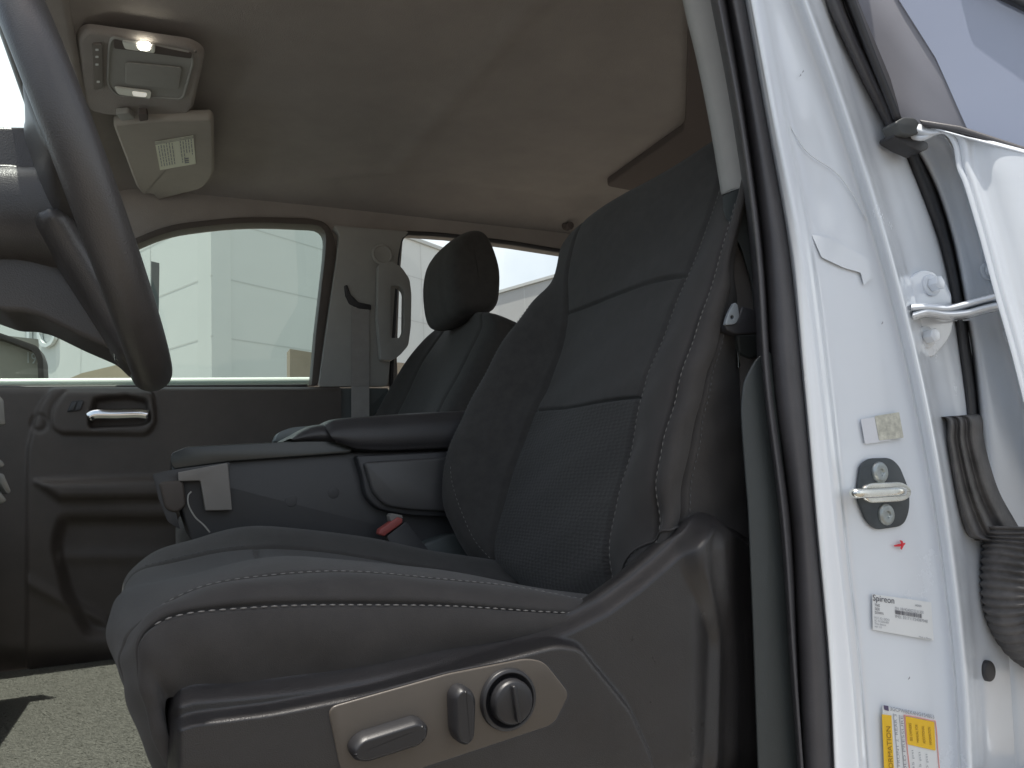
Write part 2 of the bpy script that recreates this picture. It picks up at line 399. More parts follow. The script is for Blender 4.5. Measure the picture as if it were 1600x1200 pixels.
def wall(name, p, q, h, m, th=.4, joints=(), vstep=3.0, label=None, inside=None):
    p = Vector((p.x, p.y, 0)); q = Vector((q.x, q.y, 0)); d = (q-p).normalized(); n = Vector((-d.y, d.x, 0)); L = (q-p).length
    ref = (inside-p) if inside else (p-ORG)
    if n.dot(ref) < 0: n = -n
    b = bmesh.new()
    vs = [b.verts.new(x) for x in (p, q, q+Vector((0, 0, h)), p+Vector((0, 0, h)))]
    f = b.faces.new(vs); r = bmesh.ops.extrude_face_region(b, geom=[f]); bmesh.ops.translate(b, vec=n*th, verts=[v for v in r['geom'] if isinstance(v, bmesh.types.BMVert)])
    bmesh.ops.translate(b, verts=b.verts, vec=-Vector((bld.location)))
    o = obj(name, b, m, bld, label=label)
    b = bmesh.new()
    def bar(a, c, w_, up_):
        e = -n*.004
        pts = [a-up_*w_+e, c-up_*w_+e, c+up_*w_+e, a+up_*w_+e]
        b.faces.new([b.verts.new(x-Vector(bld.location)) for x in pts])
    for z in joints:
        bar(p+Vector((0, 0, z)), q+Vector((0, 0, z)), .012, Vector((0, 0, 1)))
    s = vstep
    while s < L-.1:
        bar(p+d*s, p+d*s+Vector((0, 0, h)), .012, d); s += vstep
    if len(b.faces): obj('panel_joint', b, M_joint, o)
    else: b.free()
    # parapet cap
    b = bmesh.new(); z0 = Vector((0, 0, h)); e = n*.06
    vs = [b.verts.new(x-Vector(bld.location)) for x in (p-e+z0*1.0008, q-e+z0*1.0008, q+e*9+z0*1.0008, p+e*9+z0*1.0008)]
    f = b.faces.new(vs); r = bmesh.ops.extrude_face_region(b, geom=[f]); bmesh.ops.translate(b, vec=(0, 0, .09), verts=[v for v in r['geom'] if isinstance(v, bmesh.types.BMVert)])
    obj('parapet', b, M_joint, o)
    return o
zj = [zs+i*1.15 for i in range(-3, 4) if .2 < zs+i*1.15 < 7]
hA = ORG.z+ZT
INS = (cL+Vector((c1.x, c1.y, 0)))/2; INS.z = 0
wall('wall', cL, c0, hA, M_build, joints=zj, vstep=3.4, inside=INS)
wall('wall', c0, c1, hA, M_build, joints=zj, vstep=3.1, inside=INS)
wall('wall', q1, q2, ORG.z+hz, M_build2, joints=[1.5, 3.0, 4.4], vstep=2.6, label='grey wing of the building with a lower roofline')
# raised letters on the left face
nL = Vector((-dL.y, dL.x, 0)); nL = -nL if nL.dot(c0-ORG) > 0 else nL
P0 = Vector((c0.x, c0.y, 0))
def onL(px, py): return PP(px, py, P0+nL*.10, nL)
def quad(at, q):
    def g(u, v):
        x = (1-u)*((1-v)*q[0][0]+v*q[3][0])+u*((1-v)*q[1][0]+v*q[2][0]); y = (1-u)*((1-v)*q[0][1]+v*q[3][1])+u*((1-v)*q[1][1]+v*q[2][1]); return at(x, y)
    return g
sign = text_mesh('wall_lettering', 'TO', quad(onL, [(32, 550), (86, 540), (86, 497), (32, 503)]), M_label, None, thick=.08, vec=nL*-1)
sign['label'] = 'white raised letters TO on the pale wall, seen below the steering wheel'; sign['category'] = 'sign'
def plateY(name, poly, Y, m, th, label, cat):
    o = prism(name, poly, lambda x, y: PY(x, y, Y), (0, th, 0), m); o['label'] = label; o['category'] = cat; return o
plateY('wall_light', [(236, 408), (249, 411), (248, 482), (236, 484)], 12.4, M_trimd, .25, 'tall narrow dark fixture on the pale wall outside the passenger window', 'wall light')
plateY('block_wall', [(453, 545), (520, 556), (620, 566), (760, 580), (760, 800), (453, 800)], 11.0, M_brown, .3, 'low brown block wall at the foot of the pale building, lower right of the passenger window', 'wall')
plateY('loading_canopy', [(92, 598), (128, 583), (187, 569), (215, 566), (215, 800), (92, 800)], 9.5, M_tan, .8, 'tan sloping canopy outside, just above the passenger door sill below the steering wheel', 'canopy')

# ---------------------------------------------------------------- the truck
T = empty('pickup_truck', loc=(0, 0, 0))
T['label'] = 'white crew cab pickup truck with grey cloth interior seen through its open front door'; T['category'] = 'pickup truck'
def part(name): return empty(name, T)

# floor
b = bmesh.new(); bmesh.ops.create_grid(b, x_segments=1, y_segments=1, size=1)
for v in b.verts: v.co = Vector((.55+v.co.x*1.5, 1.32+v.co.y*.74, .64))
flo = obj('carpet', b, M_carpet, T)
b = bmesh.new()
for i in range(110000):
    x = random.uniform(-.34, .10); y = random.uniform(1.15, 2.05)
    h = random.uniform(.0008, .0022); a = random.uniform(0, 6.28); wd = random.uniform(.0005, .0011)
    dx, dy = math.cos(a)*wd, math.sin(a)*wd; lx, ly = random.gauss(-.0045, .0016), random.gauss(.0025, .0016)
    b.faces.new((b.verts.new((x-dx, y-dy, .6405)), b.verts.new((x+dx, y+dy, .6405)), b.verts.new((x+lx, y+ly, .6405+h))))
o = obj('carpet_pile', b, M_carpet, flo, kind='stuff')
box('sill_plate', (.4, .60, .60), (2.2, .10, .09), M_plast, T, .01)
box('rocker_panel', (.6, .55, .50), (3.0, .12, .16), M_paint, T, .02)

# ------------------------------------------------ headliner
def ztop(x, y):
    ze = .722 - .02*max(0, x-.4)
    zc = .785
    t = 1-((y-1.33)/.72)**2
    z = ze+(zc-ze)*min(1, max(0, t)*1.7)**.7
    return z
rows = []
b = bmesh.new(); NX, NYY = 150, 110; V = []
ridge = [PZ(860, -20, .775), PZ(612, 272, .775), PZ(500, 276, .775)]
hookP = PZ(1080, 90, .77); bumpP = PZ(945, 110, .77)
def linedist(p, a, c):
    d = c-a; t = max(0, min(1, ((p.x-a.x)*d.x+(p.y-a.y)*d.y)/(d.x**2+d.y**2))); return math.hypot(p.x-a.x-t*d.x, p.y-a.y-t*d.y)
for i in range(NX+1):
    r_ = []
    x = -.135+2.3*i/NX
    for j in range(NYY+1):
        y = .60+1.43*j/NYY
        z = ztop(x, y)
        if x < -.06: z -= .03*((-.06-x)/.075)**2
        p = Vector((x, y, 0)); dd = min(linedist(p, ridge[0], ridge[1]), linedist(p, ridge[1], ridge[2]))
        z -= .008*math.exp(-(dd/.026)**2)
        # rear roof recess
        z += .010*sstep((x-1.0)/.10)*sstep((y-.8)/.08)*sstep((1.85-y)/.08)
        r_.append(b.verts.new((x, y, ORG.z+z)))
    V.append(r_)
for i in range(NX):
    for j in range(NYY): b.faces.new((V[i][j], V[i+1][j], V[i+1][j+1], V[i][j+1]))
hl = obj('headliner', b, M_head, T, smooth=True)
# slab at the back of the headliner, darker cloth standing in for a shaded step
zrm = .776
prism('headliner_shade_slab', rnd([(946, 291), (1000, 301), (1120, 240), (1150, 120), (1140, -60), (1082, -60), (1076, 0), (1071, 203)], 8), lambda x, y: PZ(x, y, zrm), (0, 0, .05), M_headd, hl, .004)
px, py = 885, 352
lathe('coat_hook', [(.016, 0), (.016, .006), (.010, .010), (.009, .02), (.012, .026)], PY(px, py, 1.93), (0, -1, -.4), M_headd, hl, 20)
for px, py in ((945, 108), (1034, 130)):
    P_ = PZ(px, py, .772); lathe('trim_clip', [(.009, 0), (.009, .003), (.004, .005)], Vector((P_.x, P_.y, ORG.z+ztop(P_.x, P_.y)+.001)), (0, 0, -1), M_head, hl, 16)
# roof skin outside
b = bmesh.new(); V = []
for i in range(21):
    V.append([b.verts.new((-.19+2.4*i/20, .59+1.53*j/16, ORG.z+.80+.05*(1-((j-8)/8)**2))) for j in range(17)])
for i in range(20):
    for j in range(16): b.faces.new((V[i][j], V[i+1][j], V[i+1][j+1], V[i][j+1]))
solid(obj('roof', b, M_paint, T, smooth=True), .012)
box('roof_side_rail', (1.0, .62, ORG.z+.772), (2.4, .05, .07), M_paint, T, .015)
box('windscreen_header', (-.165, 1.33, ORG.z+.765), (.06, 1.5, .05), M_head, T, .01)
# windscreen, dash, cowl: what the opening looks out on
b = bmesh.new(); vs = [b.verts.new(v) for v in ((-.16, .66, 1.77), (-.16, 2.0, 1.77), (-1.02, 2.08, 1.24), (-1.02, .58, 1.24))]; b.faces.new(vs)
obj('windscreen', b, G_wind, T)
box('dashboard', (-.86, 1.33, 1.02), (.50, 1.46, .30), M_plast, T, .05)
box('dash_shadow_block', (-.54, 1.55, .82), (.50, .42, .40), M_plast, T, .03)  # block added under the dash to cast the carpet's shadow edge
for yy in (.66, 2.02): tube('windscreen_pillar', [Vector((-.08, yy, 1.76)), Vector((-.55, yy, 1.52)), Vector((-1.02, yy, 1.24))], .035, M_head, T, 12)
box('bonnet', (-1.65, 1.33, 1.16), (1.3, 1.6, .12), M_paint, T, .05)
box('firewall', (-1.05, 1.33, .80), (.05, 1.5, .5), M_plast, T)

# ------------------------------------------------ passenger side
psd = part('passenger_side_body')
win1 = rnd([(-150, 605), (487, 602, 3), (494, 520), (508, 400), (511, 352, 24), (380, 346, 60), (262, 361, 60), (200, 388), (-90, 505)], 8)
win2 = rnd([(622, 605), (620, 560), (624, 440), (630, 366, 12), (700, 371), (800, 384), (883, 397), (1300, 452), (1300, 620)], 3)
wall_out = [(-420, 602), (-420, 560), (200, 290), (540, 290), (1400, 330), (1400, 640), (600, 603)]
prism('window_surround', wall_out, PW, (0, .03, 0), M_head, psd, .004, holes=[win1, win2], seg=2)
# seals
def grow(poly, k):
    n = len(poly); cx = sum(p[0] for p in poly)/n; cy = sum(p[1] for p in poly)/n; A = 0
    for i in range(n): A += poly[i][0]*poly[(i+1) % n][1]-poly[(i+1) % n][0]*poly[i][1]
    s = 1 if A > 0 else -1; out = []
    for i in range(n):
        a = Vector(poly[i-1]); c = Vector(poly[(i+1) % n]); d = (c-a)
        if d.length < 1e-6: out.append(poly[i]); continue
        d.normalize(); out.append((poly[i][0]+d.y*k*s, poly[i][1]-d.x*k*s))
    return out
seal1 = [(-150, 606), (497, 603), (504, 540), (522, 415), (526, 380, 20), (512, 347, 20), (480, 341), (380, 338, 60), (262, 351, 60), (198, 378), (-90, 497)]
prism('window_seal', rnd(seal1, 8), lambda x, y: PW(x, y, -.012), (0, .05, 0), M_door, psd, .003, holes=[[(p[0], p[1]) for p in win1]], seg=2)
tube('window_seal', smooth_path([PW(x, y, -.004) for x, y in [(611, 620), (613, 555), (619, 440), (622, 395), (627, 373), (636, 365), (650, 365), (700, 368), (800, 380), (883, 393), (1050, 415), (1300, 449)]], 6), .0065, M_black, psd, 8)
b = bmesh.new(); b.faces.new([b.verts.new(PW(x, y, .03)) for x, y in [(-400, 610), (-400, 480), (200, 320), (530, 320), (530, 610)]]); obj('front_window', b, G_side, psd)
b = bmesh.new(); b.faces.new([b.verts.new(PW(x, y, .03)) for x, y in [(600, 620), (600, 350), (900, 350), (1300, 400), (1300, 620)]]); obj('rear_window', b, G_rear, psd)

# passenger front door panel: height field
pd = part('passenger_door')
YD = 2.04
hb = rnd([(43, 760), (45, 700), (60, 640), (82, 606), (600, 606), (600, 1100), (43, 1100)], 6)
bez = rnd([(82, 640, 14), (103, 613, 6), (240, 613, 10), (246, 660, 12), (232, 682, 12), (95, 680, 8), (82, 668)], 6)
recs = rnd([(138, 655), (148, 622), (200, 617), (232, 625), (238, 660), (225, 668), (140, 672)], 6)
arm = rnd([(52, 752), (300, 744), (560, 742), (560, 778), (300, 780), (95, 783)], 6)
pocket = rnd([(75, 850), (90, 800), (240, 800), (560, 800), (560, 1000), (130, 1000), (95, 930)], 20)
def hdoor(x, y):
    h = 0
    h += .018*sstep(seg_sdf((x, y), hb)/9+.5)
    d = seg_sdf((x, y), bez); h += .012*sstep(d/4+.5) - .006*math.exp(-(d/3.0)**2)
    h -= .035*sstep(seg_sdf((x, y), recs)/6)
    h += .028*sstep(seg_sdf((x, y), arm)/14+.3)
    h -= .03*sstep(seg_sdf((x, y), pocket)/22)
    if y < 616: h -= .02*((616-y)/12)**2*.6
    d = abs(y-870); h += .006*math.exp(-(d/10)**2) if 90 < x else 0
    h -= .03*sstep((y-1005)/60)
    rr = math.hypot(x-62, y-662); h -= .006*math.exp(-((rr-12)/3)**2)
    lo = abs((x-40)*.55-(y-905)) if 40 < x < 170 else 99
    h += .008*math.exp(-(lo/9)**2)
    return h
b = bmesh.new(); V = []
xs = [-420+i*12 for i in range(33)]+[-24+i*3.0 for i in range(int(560/3))]; ys = [604+j*3 for j in range(30)]+[694+j*5 for j in range(75)]
for y in ys: V.append([b.verts.new(PY(x, y, YD)+Vector((0, -hdoor(x, y), 0))) for x in xs])
for j in range(len(ys)-1):
    for i in range(len(xs)-1): b.faces.new((V[j][i], V[j+1][i], V[j+1][i+1], V[j][i+1]))
dp = obj('door_panel', b, M_door, pd, smooth=True)
M_sill = mat('belt_weatherstrip', (.80, .81, .79), .35, coat=.3)
tube('belt_weatherstrip', [PW(x, 607-(x*.007), -.006) for x in range(-400, 492, 20)], .006, M_black, pd, 10)
tube('outer_belt_moulding', [PW(x, 599.5-(x*.007), .07) for x in range(-400, 520, 20)], .0125, M_sill, pd, 12)
# chrome pull and recess cover
pts = [PY(x, y, YD-.028) for x, y in [(138, 652), (150, 647), (180, 647), (215, 646), (232, 648)]]
tube('door_handle', smooth_path(pts, 5), .0125, M_chrome, pd, 14, flat=.7)
prism('lock_switch', rnd([(112, 627), (130, 625), (124, 642), (104, 644)], 2), lambda x, y: PY(x, y, YD-.032), (0, .01, 0), M_switch, pd, .0015)
for dx in (0, 12):
    prism('lock_button', rnd([(112+dx*.9, 629-dx*.1), (120+dx*.9, 628-dx*.1), (115+dx*.9, 641-dx*.1), (107+dx*.9, 642-dx*.1)], 1), lambda x, y: PY(x, y, YD-.0345), (0, .006, 0), M_plast, pd, .001)
# chrome air vent pieces of the dash end
ve = part('dash_end_vent'); M_vent = mat('vent_trim', (.22, .21, .19), .3, .1, 30, metal=.4)
for nm, q in (('vent_bezel', [(-60, 612), (-2, 616), (7, 626), (10, 664), (-60, 668)]), ('vent_louvre', [(-50, 714), (2, 718), (9, 727), (2, 731), (-50, 726)]),
              ('vent_louvre', [(-50, 737), (6, 740), (18, 768), (12, 773), (-2, 751), (-50, 748)]), ('vent_louvre', [(-50, 762), (1, 767), (12, 782), (4, 787), (-50, 784)])):
    prism(nm, rnd(q, 4), lambda x, y: PY(x, y, 1.72), (-.03, .05, 0), M_vent, ve, .004)

# B pillar trim, far side
bp = part('passenger_pillar_trim')
YB = lambda x, y: PW(x, y, -.028)
pil = rnd([(527, 400), (531, 365), (520, 352), (640, 362), (628, 372), (622, 400), (616, 470), (610, 560), (606, 603), (498, 604), (506, 545)], 6)
prism('upper_pillar_cover', pil, YB, (0, .05, 0), M_trim, bp, .012)
prism('lower_pillar_cover', rnd([(497, 606), (608, 606), (612, 720), (492, 720)], 4), lambda x, y: PY(x, y, 2.035), (0, .04, 0), M_trimd, bp, .008)
prism('belt_slot', rnd([(538, 446), (543, 445), (548, 460), (560, 472), (580, 476), (580, 484), (560, 482), (546, 474), (540, 462)], 2), lambda x, y: PW(x, y, -.034), (0, .01, 0), M_black, bp, .001)
for r_ in (1,):
    lathe('adjuster_cover', [(.030, 0), (.030, .004), (.024, .006), (.022, .004), (.0, .004)], PW(597, 398, -.03), (0, -1, 0), M_trim, bp, 32)
gh = rnd([(592, 412), (612, 408), (628, 418), (640, 436), (643, 460), (642, 510), (638, 540), (624, 556), (612, 563), (596, 562), (590, 500)], 5)
ghh = rnd([(611, 446), (624, 446, 6), (632, 455, 6), (631, 520, 6), (625, 528), (610, 528)], 3)
prism('grab_handle', gh, lambda x, y: PW(x, y, -.065), (0, .028, 0), M_trim, bp, .006, holes=[ghh])
wb = part('passenger_belt')
M_webf = mat('far_webbing', (.33, .315, .30), .75, .08, 30, .7, 900)
prism('belt_webbing', [(549, 479), (577, 481), (577, 560), (577, 606), (549, 606), (549, 560)], lambda x, y: PW(x, y, -.033), (0, .0015, 0), M_webf, wb)
prism('belt_webbing', [(549, 604), (577, 604), (577, 720), (549, 720)], lambda x, y: PY(x, y, 2.02), (0, .0015, 0), M_webf, wb)

# outside mirror seen under the wheel
mi = part('passenger_door_mirror')
mo = rnd([(-120, 505), (0, 520), (60, 541, 8), (67, 560), (71, 640), (-120, 640)], 4); mh = rnd([(-110, 513), (0, 528), (50, 547, 6), (58, 562), (62, 630), (-110, 630)], 4)
prism('mirror_housing', mo, lambda x, y: PY(x, y, 2.45), (0, .10, 0), M_door, mi, .006, holes=[mh])
b = bmesh.new(); b.faces.new([b.verts.new(PY(x, y, 2.50)) for x, y in [(-118, 510), (60, 530), (66, 632), (-118, 632)]]); obj('mirror_glass', b, mat('mirror_view', (.50, .47, .40), .25, .05, 6, metal=.2), mi)
text_mesh('mirrored_figures', '19.', quad(lambda x, y: PY(x, y, 2.495), [(43, 567), (60, 570), (60, 553), (43, 550)]), M_label, mi)  # reflection of a sign, set on the glass as lettering

# ------------------------------------------------ overhead console
ocn = part('overhead_console')
ZO = .758
oc = rnd([(119, 48, 14), (134, 36, 10), (300, 60, 30), (322, 75, 20), (302, 165, 22), (285, 176, 12), (170, 172, 20), (140, 165, 14), (128, 150)], 8)
at = lambda z: (lambda x, y: PZ(x, y, z))
raised('console_housing', oc, at(ZO), (0, 0, -1), [(0, 0), (.006, .001), (.012, .005), (.0135, .009)], M_head, ocn)
ctr = rnd([(172, 55, 10), (300, 80, 14), (305, 95), (288, 155, 10), (180, 148, 12), (166, 130), (168, 75)], 8)
raised('centre_panel', ctr, at(ZO-.0137), (0, 0, -1), [(0, 0), (.003, .001), (.003, .004), (.001, .005)], M_trim, ocn)
prism('button_strip', rnd([(144, 70), (160, 70), (161, 138), (147, 141)], 3), at(ZO-.0185), (0, 0, .004), mat('console_button', (.20, .18, .165), .6), ocn, .001)
for k, (x, y) in enumerate([(151, 78), (151, 89), (151, 101), (153, 128)]):
    prism('button_mark', rnd([(x-2, y-1.5), (x+3, y-1.5), (x+3, y+1.5), (x-2, y+1.5)], 1), at(ZO-.019), (0, 0, .0005), M_label, ocn)
for (x, y) in [(185, 97), (185, 126)]:
    lathe('dome_switch', [(.0085, 0), (.008, .004), (.006, .006)], PZ(x, y, ZO-.0165), (0, 0, -1), M_headd, ocn, 20)
for q in ([(178, 62), (240, 72), (300, 84), (299, 92), (240, 84), (178, 76)],):
    prism('lens_channel', rnd(q, 3), at(ZO-.0175), (0, 0, .003), M_headd, ocn, .001)
prism('storage_door', rnd([(196, 98), (284, 106), (280, 140), (196, 132)], 4), at(ZO-.0185), (0, 0, .003), M_trim, ocn, .0015)
prism('map_lamp', rnd([(190, 64), (243, 71), (242, 84), (195, 77)], 4), at(ZO-.0195), (0, 0, .003), M_lens, ocn, .001)
prism('map_lamp', rnd([(178, 136), (237, 143), (235, 155), (184, 148)], 4), at(ZO-.0195), (0, 0, .003), M_lens, ocn, .001)
prism('lamp_diode', rnd([(214, 65), (236, 67), (234, 80), (216, 78)], 6), at(ZO-.0205), (0, 0, .001), M_warm, ocn, label='lit warm white map lamp')
prism('lamp_diode', rnd([(206, 143), (230, 146), (228, 152), (208, 150)], 3), at(ZO-.0205), (0, 0, .001), emis('unlit_lamp_glint', (1, .97, .88), .2), ocn)  # unlit lamp; faint glow painted in place of a reflection

# ------------------------------------------------ passenger sun visor
sv = part('sun_visor')
vis = rnd([(176, 182, 6), (228, 176, 6), (334, 172, 10), (335, 262, 12), (318, 284, 10), (246, 303, 6), (238, 292, 5), (224, 294, 4), (214, 284, 8)], 5)
raised('visor_panel', vis, at(.748), (0, 0, -1), [(-.004, .004), (0, 0), (.012, 0), (.018, .006)], mat('visor_cloth', (.40, .37, .33), .9, .06, 8, .4, 900), sv)
vl = [(242, 222), (302, 212), (306, 256), (250, 266)]
prism('warning_label', vl, at(.729), (0, 0, .0012), mat('visor_label', (.78, .80, .66), .5), sv, label='pale warning label printed with small lines')
b = bmesh.new(); g = quad(at(.7283), [vl[3], vl[2], vl[1], vl[0]])
rr_ = random.Random(3)
for k in range(13):
    u = .06+k*.072
    if 6 <= k <= 7: continue
    v = .12
    while v < .86:
        l_ = rr_.uniform(.05, .14)
        if not (k > 9 and v < .32): b.faces.new([b.verts.new(g(*q)) for q in ((u, v), (u+.022, v), (u+.022, min(.9, v+l_)), (u, min(.9, v+l_)))])
        v += l_+.025
for k in range(3): b.faces.new([b.verts.new(g(*q)) for q in ((.70, .08+k*.07), (.82, .08+k*.07), (.82, .12+k*.07), (.70, .12+k*.07))])
obj('label_print', b, M_printg, sv)
prism('label_header', [(242, 222), (302, 212), (302.6, 216), (243, 226.5)], at(.7275), (0, 0, .0005), M_tape, sv)
prism('visor_mirror_latch', rnd([(180, 178), (200, 176), (212, 186), (190, 190)], 3), at(.728), (0, 0, .012), M_trim, sv, .002)
prism('visor_clip', rnd([(216, 178), (230, 178), (232, 188), (218, 190)], 3), at(.726), (0, 0, .012), M_headd, sv, .002)

# ------------------------------------------------ steering wheel
sw = part('steering_wheel')
WC = Vector((-.075, .82, 1.304)); th = .334; e1 = Vector((0, 1, 0)); e2 = Vector((-math.sin(th), 0, math.cos(th))); en = e1.cross(e2)   # en points to the front or rear
if en.x < 0: en = -en
def wp(a, r_, h=0): return WC+e1*(math.cos(a)*r_)+e2*(math.sin(a)*r_)+en*h
# rim: oval section with grip swelling
b = bmesh.new(); N, K = 160, 28; rings = []
for i in range(N):
    a = 2*math.pi*i/N
    sw_ = 1+.06*math.exp(-((math.cos(a)-.75)/.35)**2)
    ring = []
    for k in range(K):
        q = 2*math.pi*k/K; ring.append(b.verts.new(wp(a, .19+.0165*sw_*math.cos(q), .0185*sw_*math.sin(q))))
    rings.append(ring)
for i in range(N):
    A, B = rings[i], rings[(i+1) % N]
    for k in range(K): b.faces.new((A[k], A[(k+1) % K], B[(k+1) % K], B[k]))
rim = obj('wheel_rim', b, M_leath, sw, smooth=True)
stitches('rim_stitching', lambda t: wp(t, .19-.0172, 0), 0, 2*math.pi, M_threadd, rim, .004, .002, .0005)
# hub, spokes and column shroud: bodies on the forward side of the rim plane
def hull(name, ringset, m, parent, bev=0, label=None):
    b = bmesh.new(); pr = None
    for pts in ringset:
        cur = [b.verts.new(p) for p in pts]
        if pr:
            n = len(cur)
            for k in range(n): b.faces.new((pr[k], pr[(k+1) % n], cur[(k+1) % n], cur[k]))
        else: b.faces.new(cur)
        pr = cur
    b.faces.new(pr); o = obj(name, b, m, parent, smooth=True, label=label)
    if bev: bevel(o, bev, 3, 30)
    s = o.modifiers.new('ss', 'SUBSURF'); s.levels = 2; s.render_levels = 2
    return o
def sqr(a0, rr, h, n=16, sx=1, sy=1, p=3.0, cx=0, cy=0):
    out = []
    for k in range(n):
        q = 2*math.pi*k/n; c, s = math.cos(q), math.sin(q)
        k_ = (abs(c)**p+abs(s)**p)**(-1/p)
        out.append(WC+e1*(cx+rr*sx*c*k_)+e2*(cy+rr*sy*s*k_)+en*h)
    return out
hull('airbag_cover', [sqr(0, .07, -.02, sy=.8, cy=-.03), sqr(0, .07, -.002, sy=.8, cy=-.03), sqr(0, .06, .012, sy=.8, cy=-.03), sqr(0, .035, .016, sy=.8, cy=-.03)], M_leath, sw)
hull('wheel_back_cover', [sqr(0, .066, -.012, sx=1.05, sy=.8, cy=-.03), sqr(0, .066, -.03, sx=1.05, sy=.8, cy=-.03), sqr(0, .062, -.055, sy=.8, cy=-.02), sqr(0, .055, -.075, sy=.8, cy=-.01), sqr(0, .05, -.14)], M_leath, sw)
def spoke(name, a, w0, w1, r1, r2, h0, h1, m, t=.016):
    d = e1*math.cos(a)+e2*math.sin(a); s = -e1*math.sin(a)+e2*math.cos(a); rs_ = []
    for i in range(7):
        k = i/6; r_ = r1+(r2-r1)*k; w_ = w0+(w1-w0)*k+.012*(2*k-1)**4; h = h0+(h1-h0)*k
        rs_.append([WC+d*r_+s*(w_*math.copysign(abs(math.cos(q))**.6, math.cos(q)))+en*(h+t*math.copysign(abs(math.sin(q))**.6, math.sin(q))) for q in [2*math.pi*j/14 for j in range(14)]])
    return hull(name, rs_, m, sw)
spoke('spoke', math.pi, .050, .030, .05, .182, -.018, -.004, M_leath)
spoke('spoke', 0, .050, .030, .05, .182, -.018, -.004, M_leath)
spoke('spoke', -math.pi/2, .085, .050, .03, .185, -.035, -.006, M_leath, .018)
prism('lower_spoke_cover', rnd([(-90, 470), (0, 508), (34, 520), (60, 520), (84, 526), (135, 551), (184, 572), (204, 592, 6), (232, 588, 10), (226, 520), (196, 430), (160, 345), (130, 290), (92, 262), (50, 262), (-90, 262)], 10), lambda x, y: PY(x, y, .90), (0, -.10, 0), M_leath, sw, .014, seg=4)
raised('spoke_pad', rnd([(-60, 258), (30, 258, 20), (64, 275, 20), (84, 322, 14), (76, 362, 14), (20, 378, 12), (-60, 350)], 8), lambda x, y: PY(x, y, .785), (0, -1, 0), [(-.01, 0), (.004, .001), (.007, .004)], M_leath, sw)
for q in ([(46, 298), (58, 297), (66, 322), (54, 324)], [(55, 328), (67, 325), (73, 345), (60, 350)]):
    raised('wheel_button', rnd(q, 3), lambda x, y: PY(x, y, .778), (0, -1, 0), [(0, 0), (.002, .0004), (.0028, .0015)], M_trimd, sw)
tube('column_shroud', [WC-en*(.10+.06*i)+Vector((0, .0, -.004*i)) for i in range(8)], .062, M_door, sw, 20)
# bright trim insert at the foot of the lower spoke
tube('spoke_trim', smooth_path([wp(-math.pi/2-.30, .168, -.020), wp(-math.pi/2-.12, .170, -.024), wp(-math.pi/2+.10, .170, -.024)], 6), .0032, M_chrome, sw, 8)

# ------------------------------------------------ centre console
cc = part('centre_console')
K = lambda Y: (lambda x, y: PY(x, y, Y))
prism('console_body', rnd([(262, 735), (360, 719), (545, 706), (730, 700), (735, 860), (300, 850)], 8), K(1.20), (0, .34, 0), M_plast, cc, .008)
prism('console_tray', rnd([(268, 708, 5), (292, 698, 6), (470, 689), (532, 689), (552, 704), (545, 708), (360, 721), (272, 733), (266, 724)], 4), K(1.188), (0, .36, 0), mat('console_tray_gloss', (.035, .038, .036), .25, .05, 20), cc, .006)
prism('front_lip', rnd([(238, 741, 4), (275, 733), (360, 722), (358, 733), (280, 750), (272, 790), (282, 828), (262, 815), (248, 780)], 4), K(1.185), (0, .30, 0), M_plast, cc, .006)
prism('cup_holder_knob', rnd([(247, 753), (286, 750), (292, 790), (276, 802), (258, 796)], 8), K(1.18), (0, .05, 0), M_door, cc, .008)
prism('side_bracket', rnd([(278, 738, 2), (356, 723, 3), (363, 797, 3), (321, 798, 2), (313, 751, 3), (279, 752, 2)], 2), K(1.178), (0, .02, 0), M_gcon, cc, .002)
prism('armrest_box', rnd([(556, 712, 6), (730, 704), (735, 808), (640, 806, 30), (590, 796, 30), (571, 775, 12), (566, 745)], 6), K(1.178), (0, .36, 0), M_plast, cc, .012)
prism('storage_side_cover', rnd([(568, 722, 8), (730, 712), (735, 800), (640, 797, 24), (600, 790, 24), (582, 768)], 6), K(1.168), (0, .02, 0), mat('console_side_cover', (.075, .073, .073), .38, .06, 20, .3, 1300), cc, .008)
arm_rows = []
apx = [(508, 668), (520, 660), (545, 656), (600, 652), (660, 648), (760, 643)]
abt = [(525, 692), (540, 698), (560, 704), (600, 706), (660, 704), (760, 699)]
for j, (k, yy) in enumerate([(0, 1.52), (0, 1.34), (0, 1.21), (.12, 1.178), (.5, 1.168), (.85, 1.172), (1, 1.19), (1, 1.3)]):
    arm_rows.append([PY(a[0]+(c_[0]-a[0])*k, a[1]+(c_[1]-a[1])*k, yy) if yy < 1.2 else Vector((PY(*(a if k < .5 else c_), 1.18).x, yy, PY(*(a if k < .5 else c_), 1.18).z+(.006 if k < .5 else 0))) for a, c_ in zip(apx, abt)])
ap, Sap = grid('armrest_pad', arm_rows, 40, 40, M_arm, cc)
